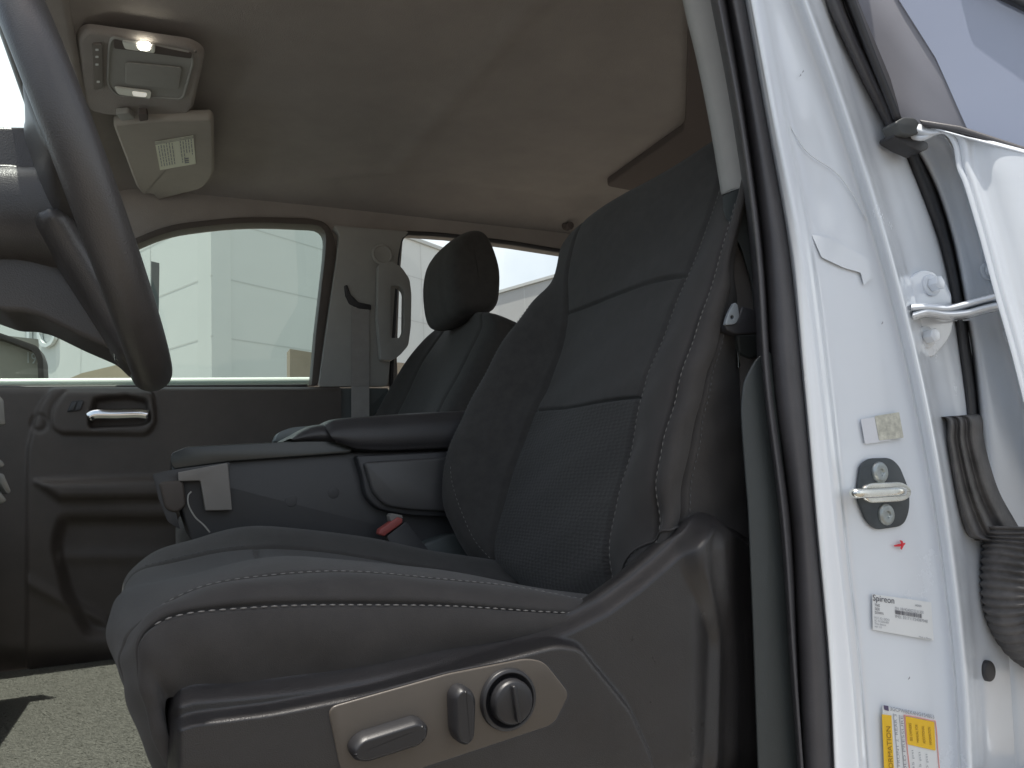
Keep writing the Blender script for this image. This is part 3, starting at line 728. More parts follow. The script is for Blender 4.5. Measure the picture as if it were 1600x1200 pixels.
# rounded front nose of the pad
nose = []
for k, yy in [(0, 1.5), (0, 1.34), (0, 1.21), (.5, 1.180), (1, 1.20), (1, 1.3)]:
    rr2 = []
    for a, c_ in [((455, 684), (458, 689)), ((470, 672), (478, 690)), ((490, 663), (502, 691)), ((510, 660), (526, 693))]:
        p_ = PY(a[0]+(c_[0]-a[0])*k, a[1]+(c_[1]-a[1])*k, 1.18); rr2.append(Vector((p_.x, yy, p_.z)))
    nose.append(rr2)
grid('armrest_nose', nose, 24, 24, M_arm, cc)
stitches('armrest_stitching', lambda t: PY(508+18*t, 661+31*t, 1.1735), 0.05, 1, M_threadd, cc, .003, .002, .0005)
prism('far_cup_holder', rnd([(428, 690, 3), (434, 676, 8), (455, 668, 8), (500, 664), (500, 690)], 5), K(1.50), (0, .04, 0), mat('pale_cup_rim', (.16, .18, .18), .35), cc, .008)
tube('cable', smooth_path([PY(x, y, 1.172) for x, y in [(299, 768), (294, 775), (295, 790), (305, 808), (318, 820), (328, 832)]], 6), .0011, M_trim, cc, 6)
for x, y in ((455, 783), (521, 770)):
    lathe('trim_screw_cover', [(.009, 0), (.0085, .0003), (.0, .0003)], PY(x, y, 1.1998), (0, -1, 0), M_plast, cc, 20)
# seat base beneath console
prism('centre_seat_base', rnd([(660, 850), (700, 835), (760, 830), (800, 900), (800, 1000), (640, 1000)], 8), K(1.17), (0, .3, 0), M_trimd, cc, .01)

# driver's seat buckle
bk = part('seat_belt_buckle')
prism('buckle_stalk', rnd([(604, 838), (634, 815), (672, 862), (700, 900), (640, 900)], 4), K(1.135), (0, .022, 0), M_plast, bk, .004)
prism('release_button', rnd([(592, 835), (594, 827), (622, 808), (630, 811), (628, 818), (600, 838)], 2), K(1.130), (0, .02, 0), M_redb, bk, .0025, label='red release button')
prism('buckle_slot', rnd([(609, 806), (612, 802), (628, 805), (630, 810), (622, 808), (611, 815)], 1), K(1.134), (0, .02, 0), M_gcon, bk, .0015)

# ------------------------------------------------ front passenger seat
ps = part('passenger_seat')
Yc = [2.0, 1.98, 1.92, 1.75, 1.56, 1.50, 1.50, 1.51]
R_ = [[(700, 508), (712, 499), (735, 490), (757, 488), (775, 493), (797, 510)],
      [(676, 520), (697, 512), (722, 508), (751, 512), (772, 520), (803, 545)],
      [(652, 543), (676, 540), (705, 540), (735, 545), (760, 555), (805, 590)],
      [(630, 572), (655, 572), (690, 575), (715, 585), (740, 600), (800, 640)],
      [(605, 615), (635, 615), (670, 620), (690, 630), (715, 650), (780, 690)],
      [(580, 660), (610, 665), (650, 670), (668, 680), (690, 700), (760, 740)],
      [(555, 710), (590, 715), (630, 720), (645, 730), (665, 745), (730, 790)],
      [(535, 760), (570, 765), (610, 770), (625, 780), (645, 795), (710, 840)]]
rows = []
for r_ in R_:
    pr = [PY(x, y, Yc[i+1]) for i, (x, y) in enumerate(r_)]
    rows.append([pr[0]+Vector((.10, .02, 0))]+pr+[pr[-1]+Vector((.05, .01, 0))])
top = [p+Vector((.09, 0, -.03)) for p in rows[0]]
o, Sps = grid('backrest', [top]+rows, 60, 70, M_fab, ps, grooves=(2, 4), gd=.005, gw=.10)
# head restraint
hc = PY(717, 441, 1.745)+Vector((.0, 0, 0))
prof = [(-.056, -.088), (-.064, -.03), (-.060, .035), (-.042, .078), (-.005, .106), (.030, .110), (.052, .085), (.068, .02), (.066, -.045), (.052, -.088), (.005, -.106), (-.035, -.108)]
b = bmesh.new(); V = []
NY2 = 22; pf = [Vector((x, 0, z)) for x, z in prof]; n_ = len(pf)
def prp(t):
    i = int(t) % n_; s = t-int(t); p0, p1, p2, p3 = pf[i-1], pf[i], pf[(i+1) % n_], pf[(i+2) % n_]
    return .5*((2*p1)+(p2-p0)*s+(2*p0-5*p1+4*p2-p3)*s*s+(3*p1-p0-3*p2+p3)*s**3)
for j in range(NY2+1):
    a = -math.pi/2+math.pi*j/NY2; sy = math.copysign(abs(math.sin(a))**.75, math.sin(a)); sc = abs(math.cos(a))**.30
    sc = max(sc, .02)
    row = []
    for k in range(48):
        p = prp(k*n_/48); g_ = 1-.035*math.exp(-((sy-.55)/.05)**2)-.035*math.exp(-((sy+.55)/.05)**2)
        row.append(b.verts.new(hc+Vector((p.x*sc*g_*1.10, sy*.128*(1-.12*max(0, p.z/.1)), p.z*(.45+.55*sc)*g_*1.03))))
    V.append(row)
for j in range(NY2):
    for k in range(48): b.faces.new((V[j][k], V[j][(k+1) % 48], V[j+1][(k+1) % 48], V[j+1][k]))
b.faces.new(V[0]); b.faces.new(V[-1])
obj('headrest', b, M_fab, ps, smooth=True)
for dy in (-.06, .06):
    tube('headrest_post', [hc+Vector((.01, dy, -.08)), hc+Vector((.02, dy, -.19))], .006, M_chrome, ps, 10)
# cushion of the passenger seat (behind the console)
box('seat_cushion', (.28, 1.78, .90), (.52, .46, .16), M_fab, ps, .05)

# ------------------------------------------------ driver's seat
ds = part('driver_seat')
Yb = [1.12, 1.05, .88, .72, .63, .62, .66]
BR = [[(882, 395), (905, 352), (1008, 290), (1148, 208), (1180, 200), (1192, 212), (1202, 222)],
      [(868, 440), (884, 430), (985, 385), (1105, 345), (1142, 345), (1143, 390), (1153, 385)],
      [(830, 480), (885, 490), (975, 462), (1072, 430), (1112, 440), (1138, 455), (1152, 470)],
      [(790, 530), (873, 550), (950, 535), (1038, 515), (1088, 510), (1123, 530), (1152, 545)],
      [(757, 588), (855, 600), (930, 590), (1012, 580), (1066, 570), (1107, 585), (1160, 600)],
      [(729, 641), (835, 642), (915, 638), (999, 620), (1050, 630), (1095, 635), (1168, 650)],
      [(704, 695), (812, 700), (895, 700), (985, 695), (1033, 692), (1083, 692), (1185, 690)],
      [(692, 750), (790, 765), (880, 765), (967, 765), (1022, 750), (1070, 760), (1180, 760)],
      [(700, 802), (773, 830), (865, 840), (952, 825), (1027, 815), (1066, 810), (1180, 830)],
      [(735, 855), (770, 870), (860, 900), (950, 885), (1020, 865), (1060, 845), (1180, 870)],
      [(775, 893), (795, 905), (870, 935), (962, 935), (1010, 915), (1060, 880), (1180, 910)]]
rows = []
for j, r_ in enumerate(BR):
    pr = [PY(x, y, (1.14 if (i == 0 and j > 1) else Yb[i])) for i, (x, y) in enumerate(r_)]
    rows.append([pr[0]+Vector((.11, .015, 0))]+pr+[pr[-1]+Vector((.03, .06, 0))])
top = [p+Vector((.10, 0, -.03)) for p in rows[0]]
mid = [p+Vector((.035, 0, .008)) for p in rows[0]]
allr = [top, mid]+rows
def bdisp(u, v):
    d = 0
    if 2.05 < u < 3.95: d += .010*math.sin(math.pi*(u-2)/2)*sstep((v-3)/1)     # padding of the insert
    if 4 < u < 5: d += .008*math.sin(math.pi*(u-4))*sstep((v-2)/1.5)
    if 5 < u < 6: d += .004*math.sin(math.pi*(u-5))
    if 1 < u < 2: d += .010*math.sin(math.pi*(u-1))*sstep((v-3)/1)
    d += .0015*math.sin(u*5.1+v*2.3)*math.sin(v*1.9+1)
    return d
o, SB = grid('backrest', allr, 120, 150, M_fabl, ds, grooves=(2, 4, 5, 6), rgrooves=((4, 1.9, 4.1), (7, 1.9, 4.1)), gd=.0065, gw=.075, disp=bdisp)
# the insert has its own cloth: same mesh, second material slot
me = o.data; me.materials.append(M_knit); me.materials.append(M_fab)
us_n = None
# assign by nearest column parameter using face position in the grid order
def assign(me, us, vs, f):
    k = 0
    for j in range(len(vs)-1):
        for i in range(len(us)-1):
            me.polygons[k].material_index = f((us[i]+us[i+1])/2, (vs[j]+vs[j+1])/2); k += 1
def gridparams(Cn, R, nu, nv, grooves, rgrooves, gw):
    us = [(Cn-1)*i/nu for i in range(nu+1)]; vs = [(R-1)*j/nv for j in range(nv+1)]
    for g in grooves: us += [g+d for d in (-gw*1.5, -gw, -gw*.6, -gw*.3, 0, gw*.3, gw*.6, gw, gw*1.5) if 0 < g+d < Cn-1]
    for g in rgrooves: vs += [g[0]+d for d in (-gw*1.5, -gw*.8, -gw*.4, 0, gw*.4, gw*.8, gw*1.5) if 0 < g[0]+d < R-1]
    return sorted(set(round(u, 4) for u in us)), sorted(set(round(v, 4) for v in vs))
U_, V_ = gridparams(9, 13, 120, 150, (2, 4, 5, 6), ((4, 2, 4), (7, 2, 4)), .075)
assign(me, U_, V_, lambda u, v: (1 if v > 7 else 2) if 2 < u < 4 else (2 if u < 2 else 0))
DSB = lambda u, v: SB(u, v, bdisp(u, v)+.0008)
stitches('bolster_stitching', lambda t: DSB(4.10, t), 2.6, 11.6, M_thread, ds, .0046, .0030, .00055)
stitches('bolster_stitching', lambda t: DSB(5.10, t), 2.8, 10.8, M_thread, ds, .0046, .0030, .00055)
stitches('bolster_stitching', lambda t: DSB(6.10, t), 4.5, 10.6, M_threadd, ds, .0040, .0030, .0005)
stitches('bolster_stitching', lambda t: DSB(1.08, t), 3.2, 9, M_threadd, ds, .0040, .0030, .0005)
lowst = [(700, 745), (704, 772), (722, 798), (745, 822), (765, 838)]
stitches('bolster_stitching', lambda t: DSB(1.25+.75*t**1.2, 8.6+2.6*t), 0, 1, M_thread, ds, .0040, .0034, .0005)
# flap at the foot of the near bolster
FL = [Vector(p) for p in ((6.0, 10.35, 0), (5.5, 10.45, 0), (5.0, 10.6, 0), (4.62, 10.85, 0), (4.45, 11.3, 0), (4.5, 11.9, 0))]
def FS(t, o=0): q = cr1(FL, t*5); return DSB(q.x+o, q.y)
tube('flap_piping', [FS(k/40) for k in range(41)], .0012, M_fabl, ds, 8)
stitches('flap_stitching', lambda t: FS(t, .06), 0.02, .98, M_threadd, ds, .0036, .003, .0005)

# cushion
prof = [(.026, -.26), (-.008, -.20), (-.032, -.155), (-.045, -.112), (-.029, -.076), (.022, -.056), (.11, -.045), (.24, -.070), (.37, -.105), (.5, -.135)]
k2 = [(255, 1230), (210, 1130), (192, 1062), (190, 1018), (208, 986), (270, 938), (400, 900), (600, 896), (800, 918), (965, 945)]
k1 = [(275, 1230), (240, 1150), (222, 1088), (214, 1040), (228, 985), (290, 957), (410, 945), (600, 942), (790, 951), (965, 965)]
k0 = [(300, 1230), (275, 1190), (262, 1140), (258, 1105), (268, 1090), (320, 1095), (420, 1090), (600, 1062), (780, 1020), (965, 975)]
rows = []
for i, (x, z) in enumerate(prof):
    tp = i >= 4
    f_ = sstep((i-3)/3)
    rows.append([PY(*k0[i], .604), PY(*k1[i], .606)+Vector((0, 0, 0)), PY(*k2[i], .655),
                 Vector((x, .75, ORG.z+z-.020*f_)), Vector((x-.004, .86, ORG.z+z-.036*f_)), Vector((x, .98, ORG.z+z-.020*f_)),
                 Vector((x+.006, 1.06, ORG.z+z-.002)), Vector((x+.03, 1.115, ORG.z+z-.02)), Vector((x+.05, 1.13, ORG.z+z-.09))])
def cdisp(u, v):
    d = 0
    if 1 < u < 2: d += .004*math.sin(math.pi*(u-1))*sstep((v-3)/2)
    if 0 < u < 1: d += .006*math.sin(math.pi*u)
    if 2 < u < 5: d += .006*math.sin(math.pi*(u-2)/3)*sstep((v-4)/2)
    if 5 < u < 6.5: d += .006*math.sin(math.pi*(u-5)/1.5)
    d += .0015*math.sin(u*4.3+v*2.1)*math.sin(v*2.7+.5)
    return d
o, SQ = grid('seat_cushion', rows, 100, 120, M_fabl, ds, grooves=(1, 2, 5), rgrooves=((5.9, 3, 5),), gd=.0045, gw=.075, disp=cdisp, out=Vector((-.3, -.5, .8)))
U_, V_ = gridparams(9, 10, 100, 120, (1, 2, 5), ((5.9, 3, 5),), .075)
o.data.materials.append(M_fab); assign(o.data, U_, V_, lambda u, v: 1 if u > 2 else 0)
DSQ = lambda u, v: SQ(u, v, cdisp(u, v)+.001)
stitches('cushion_stitching', lambda t: DSQ(1.93, t), 4.6, 8.9, M_thread, ds, .0042, .0028, .0005)
stitches('cushion_stitching', lambda t: DSQ(1-.05, t), 4.3, 8.75, M_thread, ds, .0046, .0026, .00065)
stitches('cushion_stitching', lambda t: DSQ(5.07, t), 4.2, 5.8, M_threadd, ds, .004, .003, .0005)
# inner fill so nothing shines through underneath
box('seat_frame', (.27, .87, .78), (.42, .44, .14), M_black, ds, .02)

# side valance
topl = [(262, 1108), (270, 1088), (300, 1076), (400, 1067), (500, 1055), (600, 1036), (700, 1016), (800, 996), (880, 972), (950, 938), (1000, 902), (1040, 868), (1080, 832), (1110, 808), (1150, 800), (1175, 812), (1230, 850)]
Rg = rnd([(258, 1200), (272, 1128), (300, 1118), (420, 1103), (560, 1076), (700, 1042), (800, 1014), (860, 1000), (897, 1006), (912, 1026), (975, 1102), (1010, 1180), (1040, 1420), (240, 1420)], 14)
Boss = rnd([(1070, 862), (1078, 838), (1110, 812), (1160, 800), (1320, 820), (1320, 1420), (1100, 1420), (1126, 1120), (1136, 1000), (1096, 935), (1074, 890)], 20)
Boss2 = rnd([(1104, 850), (1124, 822), (1160, 812), (1320, 830), (1320, 1420), (1150, 1420), (1160, 1080), (1150, 990), (1118, 930)], 26)
YS = .586
def hside(x, y):
    ty = spl(topl, x) if x > 262 else 1108
    d = y-ty
    h = -.016*(1-sstep(d/26))
    h += .016*sstep(seg_sdf((x, y), Rg)/13+.45)
    h += .014*sstep(seg_sdf((x, y), Boss)/26+.4)
    h += .010*sstep(seg_sdf((x, y), Boss2)/34+.1)
    h -= .056*sstep((x-1075)/130)
    if x < 300: h -= .018*(1-sstep((x-258)/26))
    h -= .02*sstep((y-1180)/120)
    return h
b = bmesh.new(); V = []; xs = [262+i*3.6 for i in range(278)]; nv = 110
for j in range(nv+1):
    row = []
    for x in xs:
        ty = spl(topl, x); s = (j/nv)**1.5; y = ty+(1360-ty)*s
        row.append(b.verts.new(PY(x, y, YS)+Vector((0, -hside(x, y), 0))))
    V.append(row)
for j in range(nv):
    for i in range(len(xs)-1): b.faces.new((V[j][i], V[j+1][i], V[j+1][i+1], V[j][i+1]))
lip = [b.verts.new(v.co+Vector((0, .03, -.004))) for v in V[0]]
for i in range(len(xs)-1): b.faces.new((lip[i], V[0][i], V[0][i+1], lip[i+1]))
lip2 = [b.verts.new(V[j][0].co+Vector((0, .04, 0))) for j in range(nv+1)]
for j in range(nv): b.faces.new((lip2[j], lip2[j+1], V[j+1][0], V[j][0]))
obj('side_valance', b, M_side, ds, smooth=True)
# switch plate
YPL = YS-.0166
pl = rnd([(513, 1105, 14), (533, 1090, 10), (700, 1053), (818, 1030, 10), (845, 1032, 12), (862, 1045), (888, 1080, 8), (868, 1128, 10), (850, 1139, 10), (650, 1205), (500, 1255), (536, 1240)], 8)
pl = rnd([(512, 1106, 16), (700, 1053), (822, 1029, 10), (850, 1033, 14), (890, 1084, 10), (866, 1132, 14), (650, 1204), (543, 1240), (529, 1190)], 8)
g2 = grow(pl, 2.2)
prism('switch_plate_gap', g2, K(YPL+.0004), (0, .004, 0), M_black, ds)
prism('switch_plate', pl, K(YPL-.0012), (0, .006, 0), M_plate, ds, .0012)
yt = YPL-.0012
toC = Vector((0, -1, 0))
cap1 = rnd([(541, 1163, 18), (556, 1144, 12), (646, 1116, 12), (662, 1126, 12), (660, 1146, 12), (648, 1158, 10), (566, 1184, 14), (546, 1180, 12)], 8)
raised('slide_switch', cap1, K(yt), toC, [(0, 0), (.011, .0002), (.015, .0022), (.0158, .0034)], M_switch, ds)
cap2 = rnd([(698, 1080, 12), (711, 1066, 10), (727, 1070, 10), (735, 1086, 10), (733, 1146, 10), (722, 1159, 8), (706, 1154, 8), (700, 1136)], 6)
raised('recline_switch', cap2, K(yt), toC, [(0, 0), (.011, .0002), (.015, .0022), (.0158, .0033)], M_switch, ds)
kc = PY(793, 1092, yt)
lathe('knob_ring', [(.0235, 0), (.0230, .004), (.0205, .0055), (.0190, .003), (.0170, .001)], kc, toC, M_switch, ds, 48)
kn = lathe('lumbar_knob', [(.0168, .0005), (.0165, .011), (.0150, .0135), (.010, .0145)], kc+Vector((0, 0, 0)), toC, M_switch, ds, 48)
box('knob_ridge', kc+Vector((0, -.0158, 0)), (.0035, .006, .028), M_switch, kn, .0015, rot=Matrix.Rotation(math.radians(-6), 3, 'Y'))

# ------------------------------------------------ near B-pillar, seals and trims
RY = [-260, 0, 200, 400, 600, 800, 1000, 1200, 1460]
def rail(tab, py): return spl(tab, py)
def rails_grid(name, rails, m, parent, nu=24, nv=60, label=None, grooves=(), y0=-260, y1=1460, n=9, gd=.002, gw=.1):
    rows = []
    for j in range(n):
        py = y0+(y1-y0)*j/(n-1)
        rows.append([PY(spl(t, py) if not callable(t) else t(py), py, Y) for t, Y in rails])
    return grid(name, rows, nu, nv, m, parent, grooves=grooves, gd=gd, gw=gw, out=Vector((0, -1, 0)), label=label)
def tb(*v): return list(zip(RY, v))
W1 = tb(1118, 1165, 1201, 1236, 1256, 1274, 1293, 1303, 1318)
def sh(t, d): return [(a, b_+d) for a, b_ in t]
def shs(t, ds_): return [(a, b_+d) for (a, b_), d in zip(t, ds_)]
W2 = shs(W1, (14, 16, 18, 22, 28, 32, 36, 42, 46))
RG = tb(1168, 1256, 1330, 1391, 1440, 1477, 1503, 1516, 1530)
nb = part('driver_side_pillar')
S0 = tb(1205, 1300, 1400, 1474, 1512, 1545, 1585, 1610, 1640)
rails_grid('pillar_panel', [(sh(W1, -14), .600), (sh(W1, -2), .578), (sh(W1, 5), .566), (shs(W2, [-8]*9), .559), (shs(W2, [-1]*9), .5575), (sh(W2, 9), .561), (sh(W2, 22), .568),
    (lambda y: (spl(W2, y)+spl(RG, y))/2+4, .5685), (sh(RG, -24), .5685), (sh(RG, -13), .562), (sh(RG, -4), .5525), (sh(RG, 3), .5515), (sh(RG, 11), .562), (sh(RG, 24), .576),
    (lambda y: (spl(RG, y)*.5+spl(S0, y)*.5)+6, .583), (sh(S0, -6), .588), (sh(S0, 12), .604), (sh(S0, 60), .630)], M_paint, nb, nu=140, nv=60)
# door opening seals: two beads
SL = tb(1062, 1112, 1150, 1176, 1189, 1214, 1228, 1243, 1262)
SG = tb(1088, 1136, 1169, 1195, 1209, 1236, 1247, 1256, 1278)
rails_grid('door_seal', [(sh(SL, -3), .62), (SL, .60), (sh(SL, 7), .578), (sh(SL, 13), .577), (sh(SG, -4), .588), (sh(SG, -1), .597)], M_seal, nb, 30, 50, label='inner bead of the door opening seal')
rails_grid('door_seal', [(sh(SG, -3), .60), (sh(SG, 3), .585), (shs(W1, [-22, -20, -20, -24, -26, -22, -26, -26, -26]), .574), (sh(W1, -10), .572), (sh(W1, -1), .578), (sh(W1, 2), .60)], M_seal, nb, 30, 50, label='outer bead of the door opening seal')
# upper trim (pale) and lower trims (dark)
up_l = [(-260, 1028), (0, 1068), (150, 1102), (305, 1129)]
rows = []
for py in (-260, -100, 0, 100, 200, 290, 302):
    e = 0 if py < 302 else 1
    l_ = spl(up_l, py); r_ = spl(SL, py)+6
    sl = (lambda x, l_=l_, r_=r_, py=py: py+ (-(x-l_)/(r_-l_)*15+2 if py >= 290 else 0))
    rows.append([PY(l_+2, sl(l_), .70), PY(l_, sl(l_), .66), PY(l_+8, sl(l_+8), .645), PY((l_+r_)/2, sl((l_+r_)/2), .635), PY(r_, sl(r_), .625)])
grid('upper_pillar_trim', rows, 24, 40, M_trim, nb, out=Vector((0, -1, 0)), thick=.002)
prism('mid_pillar_trim', rnd([(1128, 306), (1172, 288), (1186, 400), (1200, 575), (1186, 560), (1180, 500), (1174, 440), (1160, 392), (1144, 356), (1134, 338)], 6), K(.632), (.035, .04, 0), M_trimd, nb, .006)
low = [(1182, 556), (1205, 545), (1232, 800), (1262, 1360), (1190, 1360), (1183, 1200), (1176, 1000), (1168, 800), (1160, 700), (1156, 640), (1160, 595)]
prism('lower_pillar_trim', rnd(low, 16), K(.588), (.06, .06, 0), mat('lower_pillar_plastic', (.034, .040, .040), .48, .08, 14, .35, 1200), nb, .014, seg=5)
box('pillar_core', (.74, .70, 1.10), (.08, .06, 1.1), M_black, nb)
db = part('driver_belt')
prism('belt_webbing', [(1140, 345), (1146, 420), (1150, 524), (1192, 524), (1180, 400), (1160, 350)], K(.650), (0, .0015, 0), M_web, db)
prism('belt_webbing', [(1152, 505), (1156, 570), (1160, 660), (1200, 660), (1196, 560), (1190, 500)], K(.650), (0, .0015, 0), M_web, db)
tube('belt_edge', [PY(x, y, .648) for x, y in [(1139, 350), (1142, 390), (1146, 440), (1148, 474)]], .0010, M_threadd, db, 6)
prism('latch_tongue', rnd([(1148, 472, 4), (1153, 476), (1155, 494), (1150, 506, 5), (1133, 508, 4), (1136, 496), (1141, 484)], 3), K(.606), (0, .004, 0), mat('tongue_grey', (.28, .31, .33), .35, metal=.3), db, .0015, holes=[[(1144+3.0*math.cos(a), 495.5+3.3*math.sin(a)) for a in [k*math.pi/5 for k in range(10)]]])
prism('tongue_cover', rnd([(1133, 506), (1152, 504), (1160, 478), (1190, 486), (1192, 520), (1150, 522), (1136, 516)], 4), K(.609), (0, .012, 0), M_black, db, .003)
prism('belt_guide', rnd([(1153, 522), (1190, 522), (1196, 552), (1176, 560), (1156, 552)], 4), K(.645), (0, .012, 0), M_trimd, db, .004)
prism('tongue_edge', rnd([(1153, 550), (1156, 550), (1157, 572), (1154, 575)], 1), K(.640), (0, .003, 0), M_zinc, db, .0006)

# striker
st = part('door_striker'); M_bolt = mat('bolt_zinc', (.33, .36, .36), .35, .15, 200, .3, 600, metal=.8)
YK = .567
sp = rnd([(1345, 726, 12), (1358, 716, 10), (1392, 715, 10), (1406, 728, 16), (1422, 768, 20), (1421, 800, 16), (1412, 822, 12), (1370, 828, 8), (1355, 815, 14), (1339, 776, 14)], 8)
prism('striker_plate', sp, K(YK-.003), (0, .003, 0), M_striker, st, .0008)
for x, y in ((1374, 738), (1384, 804)):
    s_ = lathe('striker_bolt', [(.0112, 0), (.0108, .002), (.0086, .0035), (.0036, .0036), (.0030, .0015)], PY(x, y, YK-.003), (0, -1, 0), M_bolt, st, 32)
raised('striker_base', rnd([(1346, 760, 6), (1356, 754, 6), (1405, 752, 8), (1420, 762, 10), (1420, 776, 10), (1408, 784, 8), (1356, 787, 8), (1346, 778, 6)], 6), K(YK-.003), toC, [(0, 0), (.003, .0006), (.004, .002)], M_zinc, st)
loop_ = [PY(1411, 768, .563), PY(1408, 768, .548), PY(1400, 768, .541), PY(1370, 770, .540), PY(1345, 771, .541), PY(1335, 771, .545), PY(1338, 771, .553), PY(1350, 770, .562)]
tube('striker_loop', smooth_path(loop_, 6), .0048, M_zinc, st, 14)

# decals
dc = part('pillar_labels')
J = lambda e=0: K(YK-.0004-e)
Yj = .5655
def J(e=0): return K(Yj-e)
sq = [(1365, 925), (1455, 941), (1459, 1001), (1364, 984)]
sqq = [(1364, 984), (1459, 1001), (1455, 941), (1363, 928)]
lab = prism('tracker_label', [(1363, 928), (1455, 941), (1459, 1001), (1364, 984)], J(0), (0, .0004, 0), M_label, dc, label='white tracker label with Spireon wording and barcode')
G_ = quad(J(.0006), sqq)
def sub(u0, v0, u1, v1, G=G_): return lambda u, v: G(u0+(u1-u0)*u, v0+(v1-v0)*v)
text_mesh('label_text', 'Spireon', sub(.01, .76, .37, .99), M_print, lab)
text_mesh('label_text', 'THIS\nSIDE\nDOWN', sub(.04, .46, .18, .74), M_print, lab)
text_mesh('label_text', 'SN: 18V4240022231300', sub(.38, .66, .86, .74), M_printg, lab)
text_mesh('label_text', 'IMEI: 351711724087048', sub(.38, .44, .92, .52), M_printg, lab)
text_mesh('label_text', '4000', sub(.72, .83, .83, .89), M_printg, lab)
text_mesh('label_text', 'FCC ID: QOQ\nIC: 5123A-001\nThis device\nver 1.0', sub(.03, .08, .28, .38), M_printg, lab)
text_mesh('label_text', 'Made in Mexico', sub(.76, .01, .97, .06), M_printg, lab)
b = bmesh.new(); u = .385; rb = random.Random(5); g = sub(0, 0, 1, 1)
while u < .83:
    w_ = rb.choice([.004, .007, .011]); b.faces.new([b.verts.new(g(*q)) for q in ((u, .54), (u+w_, .54), (u+w_, .65), (u, .65))]); u += w_+rb.choice([.004, .006])
obj('barcode', b, M_print, lab)
tlq = [(1384, 1260), (1476, 1278), (1461, 1122), (1379, 1103)]
tl = prism('tire_label', [tlq[3], tlq[2], tlq[1], tlq[0]], J(0), (0, .0004, 0), M_label, dc, label='white and yellow tire information placard')
prism('label_square', [(1381, 1102), (1388, 1103), (1389, 1111), (1382, 1109)], J(.0006), (0, .0002, 0), mat('label_square', (.09, .07, .14), .5), tl)
text_mesh('label_text', '3GCPWBEK4NG154803', quad(J(.0006), [(1391, 1110), (1460, 1123), (1459, 1117), (1391, 1104)]), M_printg, tl)
yb = [(1378, 1116), (1393, 1118), (1400, 1262), (1384, 1260)]
prism('yellow_band', yb, J(.0006), (0, .0002, 0), M_yel, tl)
text_mesh('label_text', 'TIRE AND LOADING INFORMATION', quad(J(.0012), [(1389, 1440), (1401, 1442), (1391, 1137), (1383, 1136)]) if False else (lambda u, v: J(.0012)(1391.5-v*7+(1-u)*14, 1135+(1-u)*205)), M_yeltext, tl)
prism('yellow_block', rnd([(1415, 1119), (1460, 1128), (1462, 1173), (1418, 1163)], 2), J(.0010), (0, .0002, 0), M_yel, tl)
outl = [PY(x, y, Yj-.0008) for x, y in [(1430, 1262), (1420, 1190), (1414, 1125), (1417, 1118), (1455, 1126), (1462, 1131), (1466, 1180), (1474, 1270)]]
tube('red_outline', smooth_path(outl, 4), .00055, M_redl, tl, 6)
for k, s in enumerate(['SEE OWNERS', 'MANUAL FOR', 'ADDITIONAL', 'INFORMATION']):
    text_mesh('label_text', s, (lambda u, v, k=k: J(.0014)(1424+k*10-v*4+(1-u)*2.5, 1130+k*2+(1-u)*28)), M_yeltext, tl)
for k, s in enumerate(['240 kPa, 35 psi', '240 kPa, 35 psi', '420 kPa, 60 psi']):
    text_mesh('label_text', s, (lambda u, v, k=k: J(.0010)(1428+k*11-v*4+(1-u)*6, 1172+k*3+(1-u)*80)), M_printg, tl)
for k, s in enumerate(['TOTAL 5  FRONT 2  REAR 3', 'SIZE  COLD PRESSURE']):
    text_mesh('label_text', s, (lambda u, v, k=k: J(.0010)(1401+k*10-v*4+(1-u)*9, 1116+k*2+(1-u)*130)), M_printg, tl)
for pts in ([(1396, 1115), (1401, 1170), (1407, 1260)], [(1405, 1117), (1410, 1170), (1417, 1260)]):
    tube('table_line', [PY(x, y, Yj-.0008) for x, y in pts], .0003, M_printg, tl, 4)
M_film = mat('clear_film', (.71, .75, .79), .10, coat=1)
tube('film_edge', smooth_path([PY(x, y, Yj+.0006) for x, y in [(1206, 110), (1222, 170), (1245, 215), (1266, 242), (1304, 268), (1330, 300), (1354, 344)]], 6), .0006, M_film, dc, 6)
prism('clear_film', rnd([(1268, 366), (1296, 372), (1334, 392), (1356, 404), (1364, 432), (1350, 446), (1345, 426), (1318, 418), (1284, 402)], 3), J(-.0003), (0, .0003, 0), M_film, dc, label='wrinkled scrap of clear film')
for (x, y) in ((1250, 118), (1254, 112), (1378, 505), (1300, 930), (1420, 1060)):
    prism('paint_chip', [(x-1, y+2), (x+1.5, y-3), (x+2, y)], J(.0), (0, .0003, 0), M_printg, dc)
prism('clear_tape', rnd([(1345, 655), (1378, 650), (1392, 688), (1352, 694)], 2), J(0), (0, .0004, 0), M_tape2, dc)
prism('old_tape', rnd([(1367, 650), (1405, 644), (1412, 684), (1374, 688)], 2), J(.0006), (0, .0004, 0), M_tape, dc, label='yellowed square of tape residue')
for i, q in enumerate(([(1397, 852), (1405, 850), (1415, 848), (1414, 851), (1406, 854), (1398, 854)], [(1406, 844), (1410, 845), (1413, 851), (1409, 859), (1407, 857), (1409, 851)])):
    prism('red_mark', q, J(.0004+.0004*i), (0, .0003, 0), M_red, dc, label='red handwritten cross' if i == 0 else None)
lathe('rubber_plug', [(.0112, -.004), (.0112, .002), (.0100, .0035), (.004, .004)], PY(1543, 1048, .578), (.1, -1, .0), M_black, nb, 36, label='round black rubber plug')

# ------------------------------------------------ rear door, standing open
rd = part('rear_door')
HD = Vector((.80, .50, 1.0)); dn = Vector((-.94, -.35, 0)).normalized()      # outer face normal, facing forward
def DR(off=0): return lambda x, y: PP(x, y, HD+dn*off, dn)
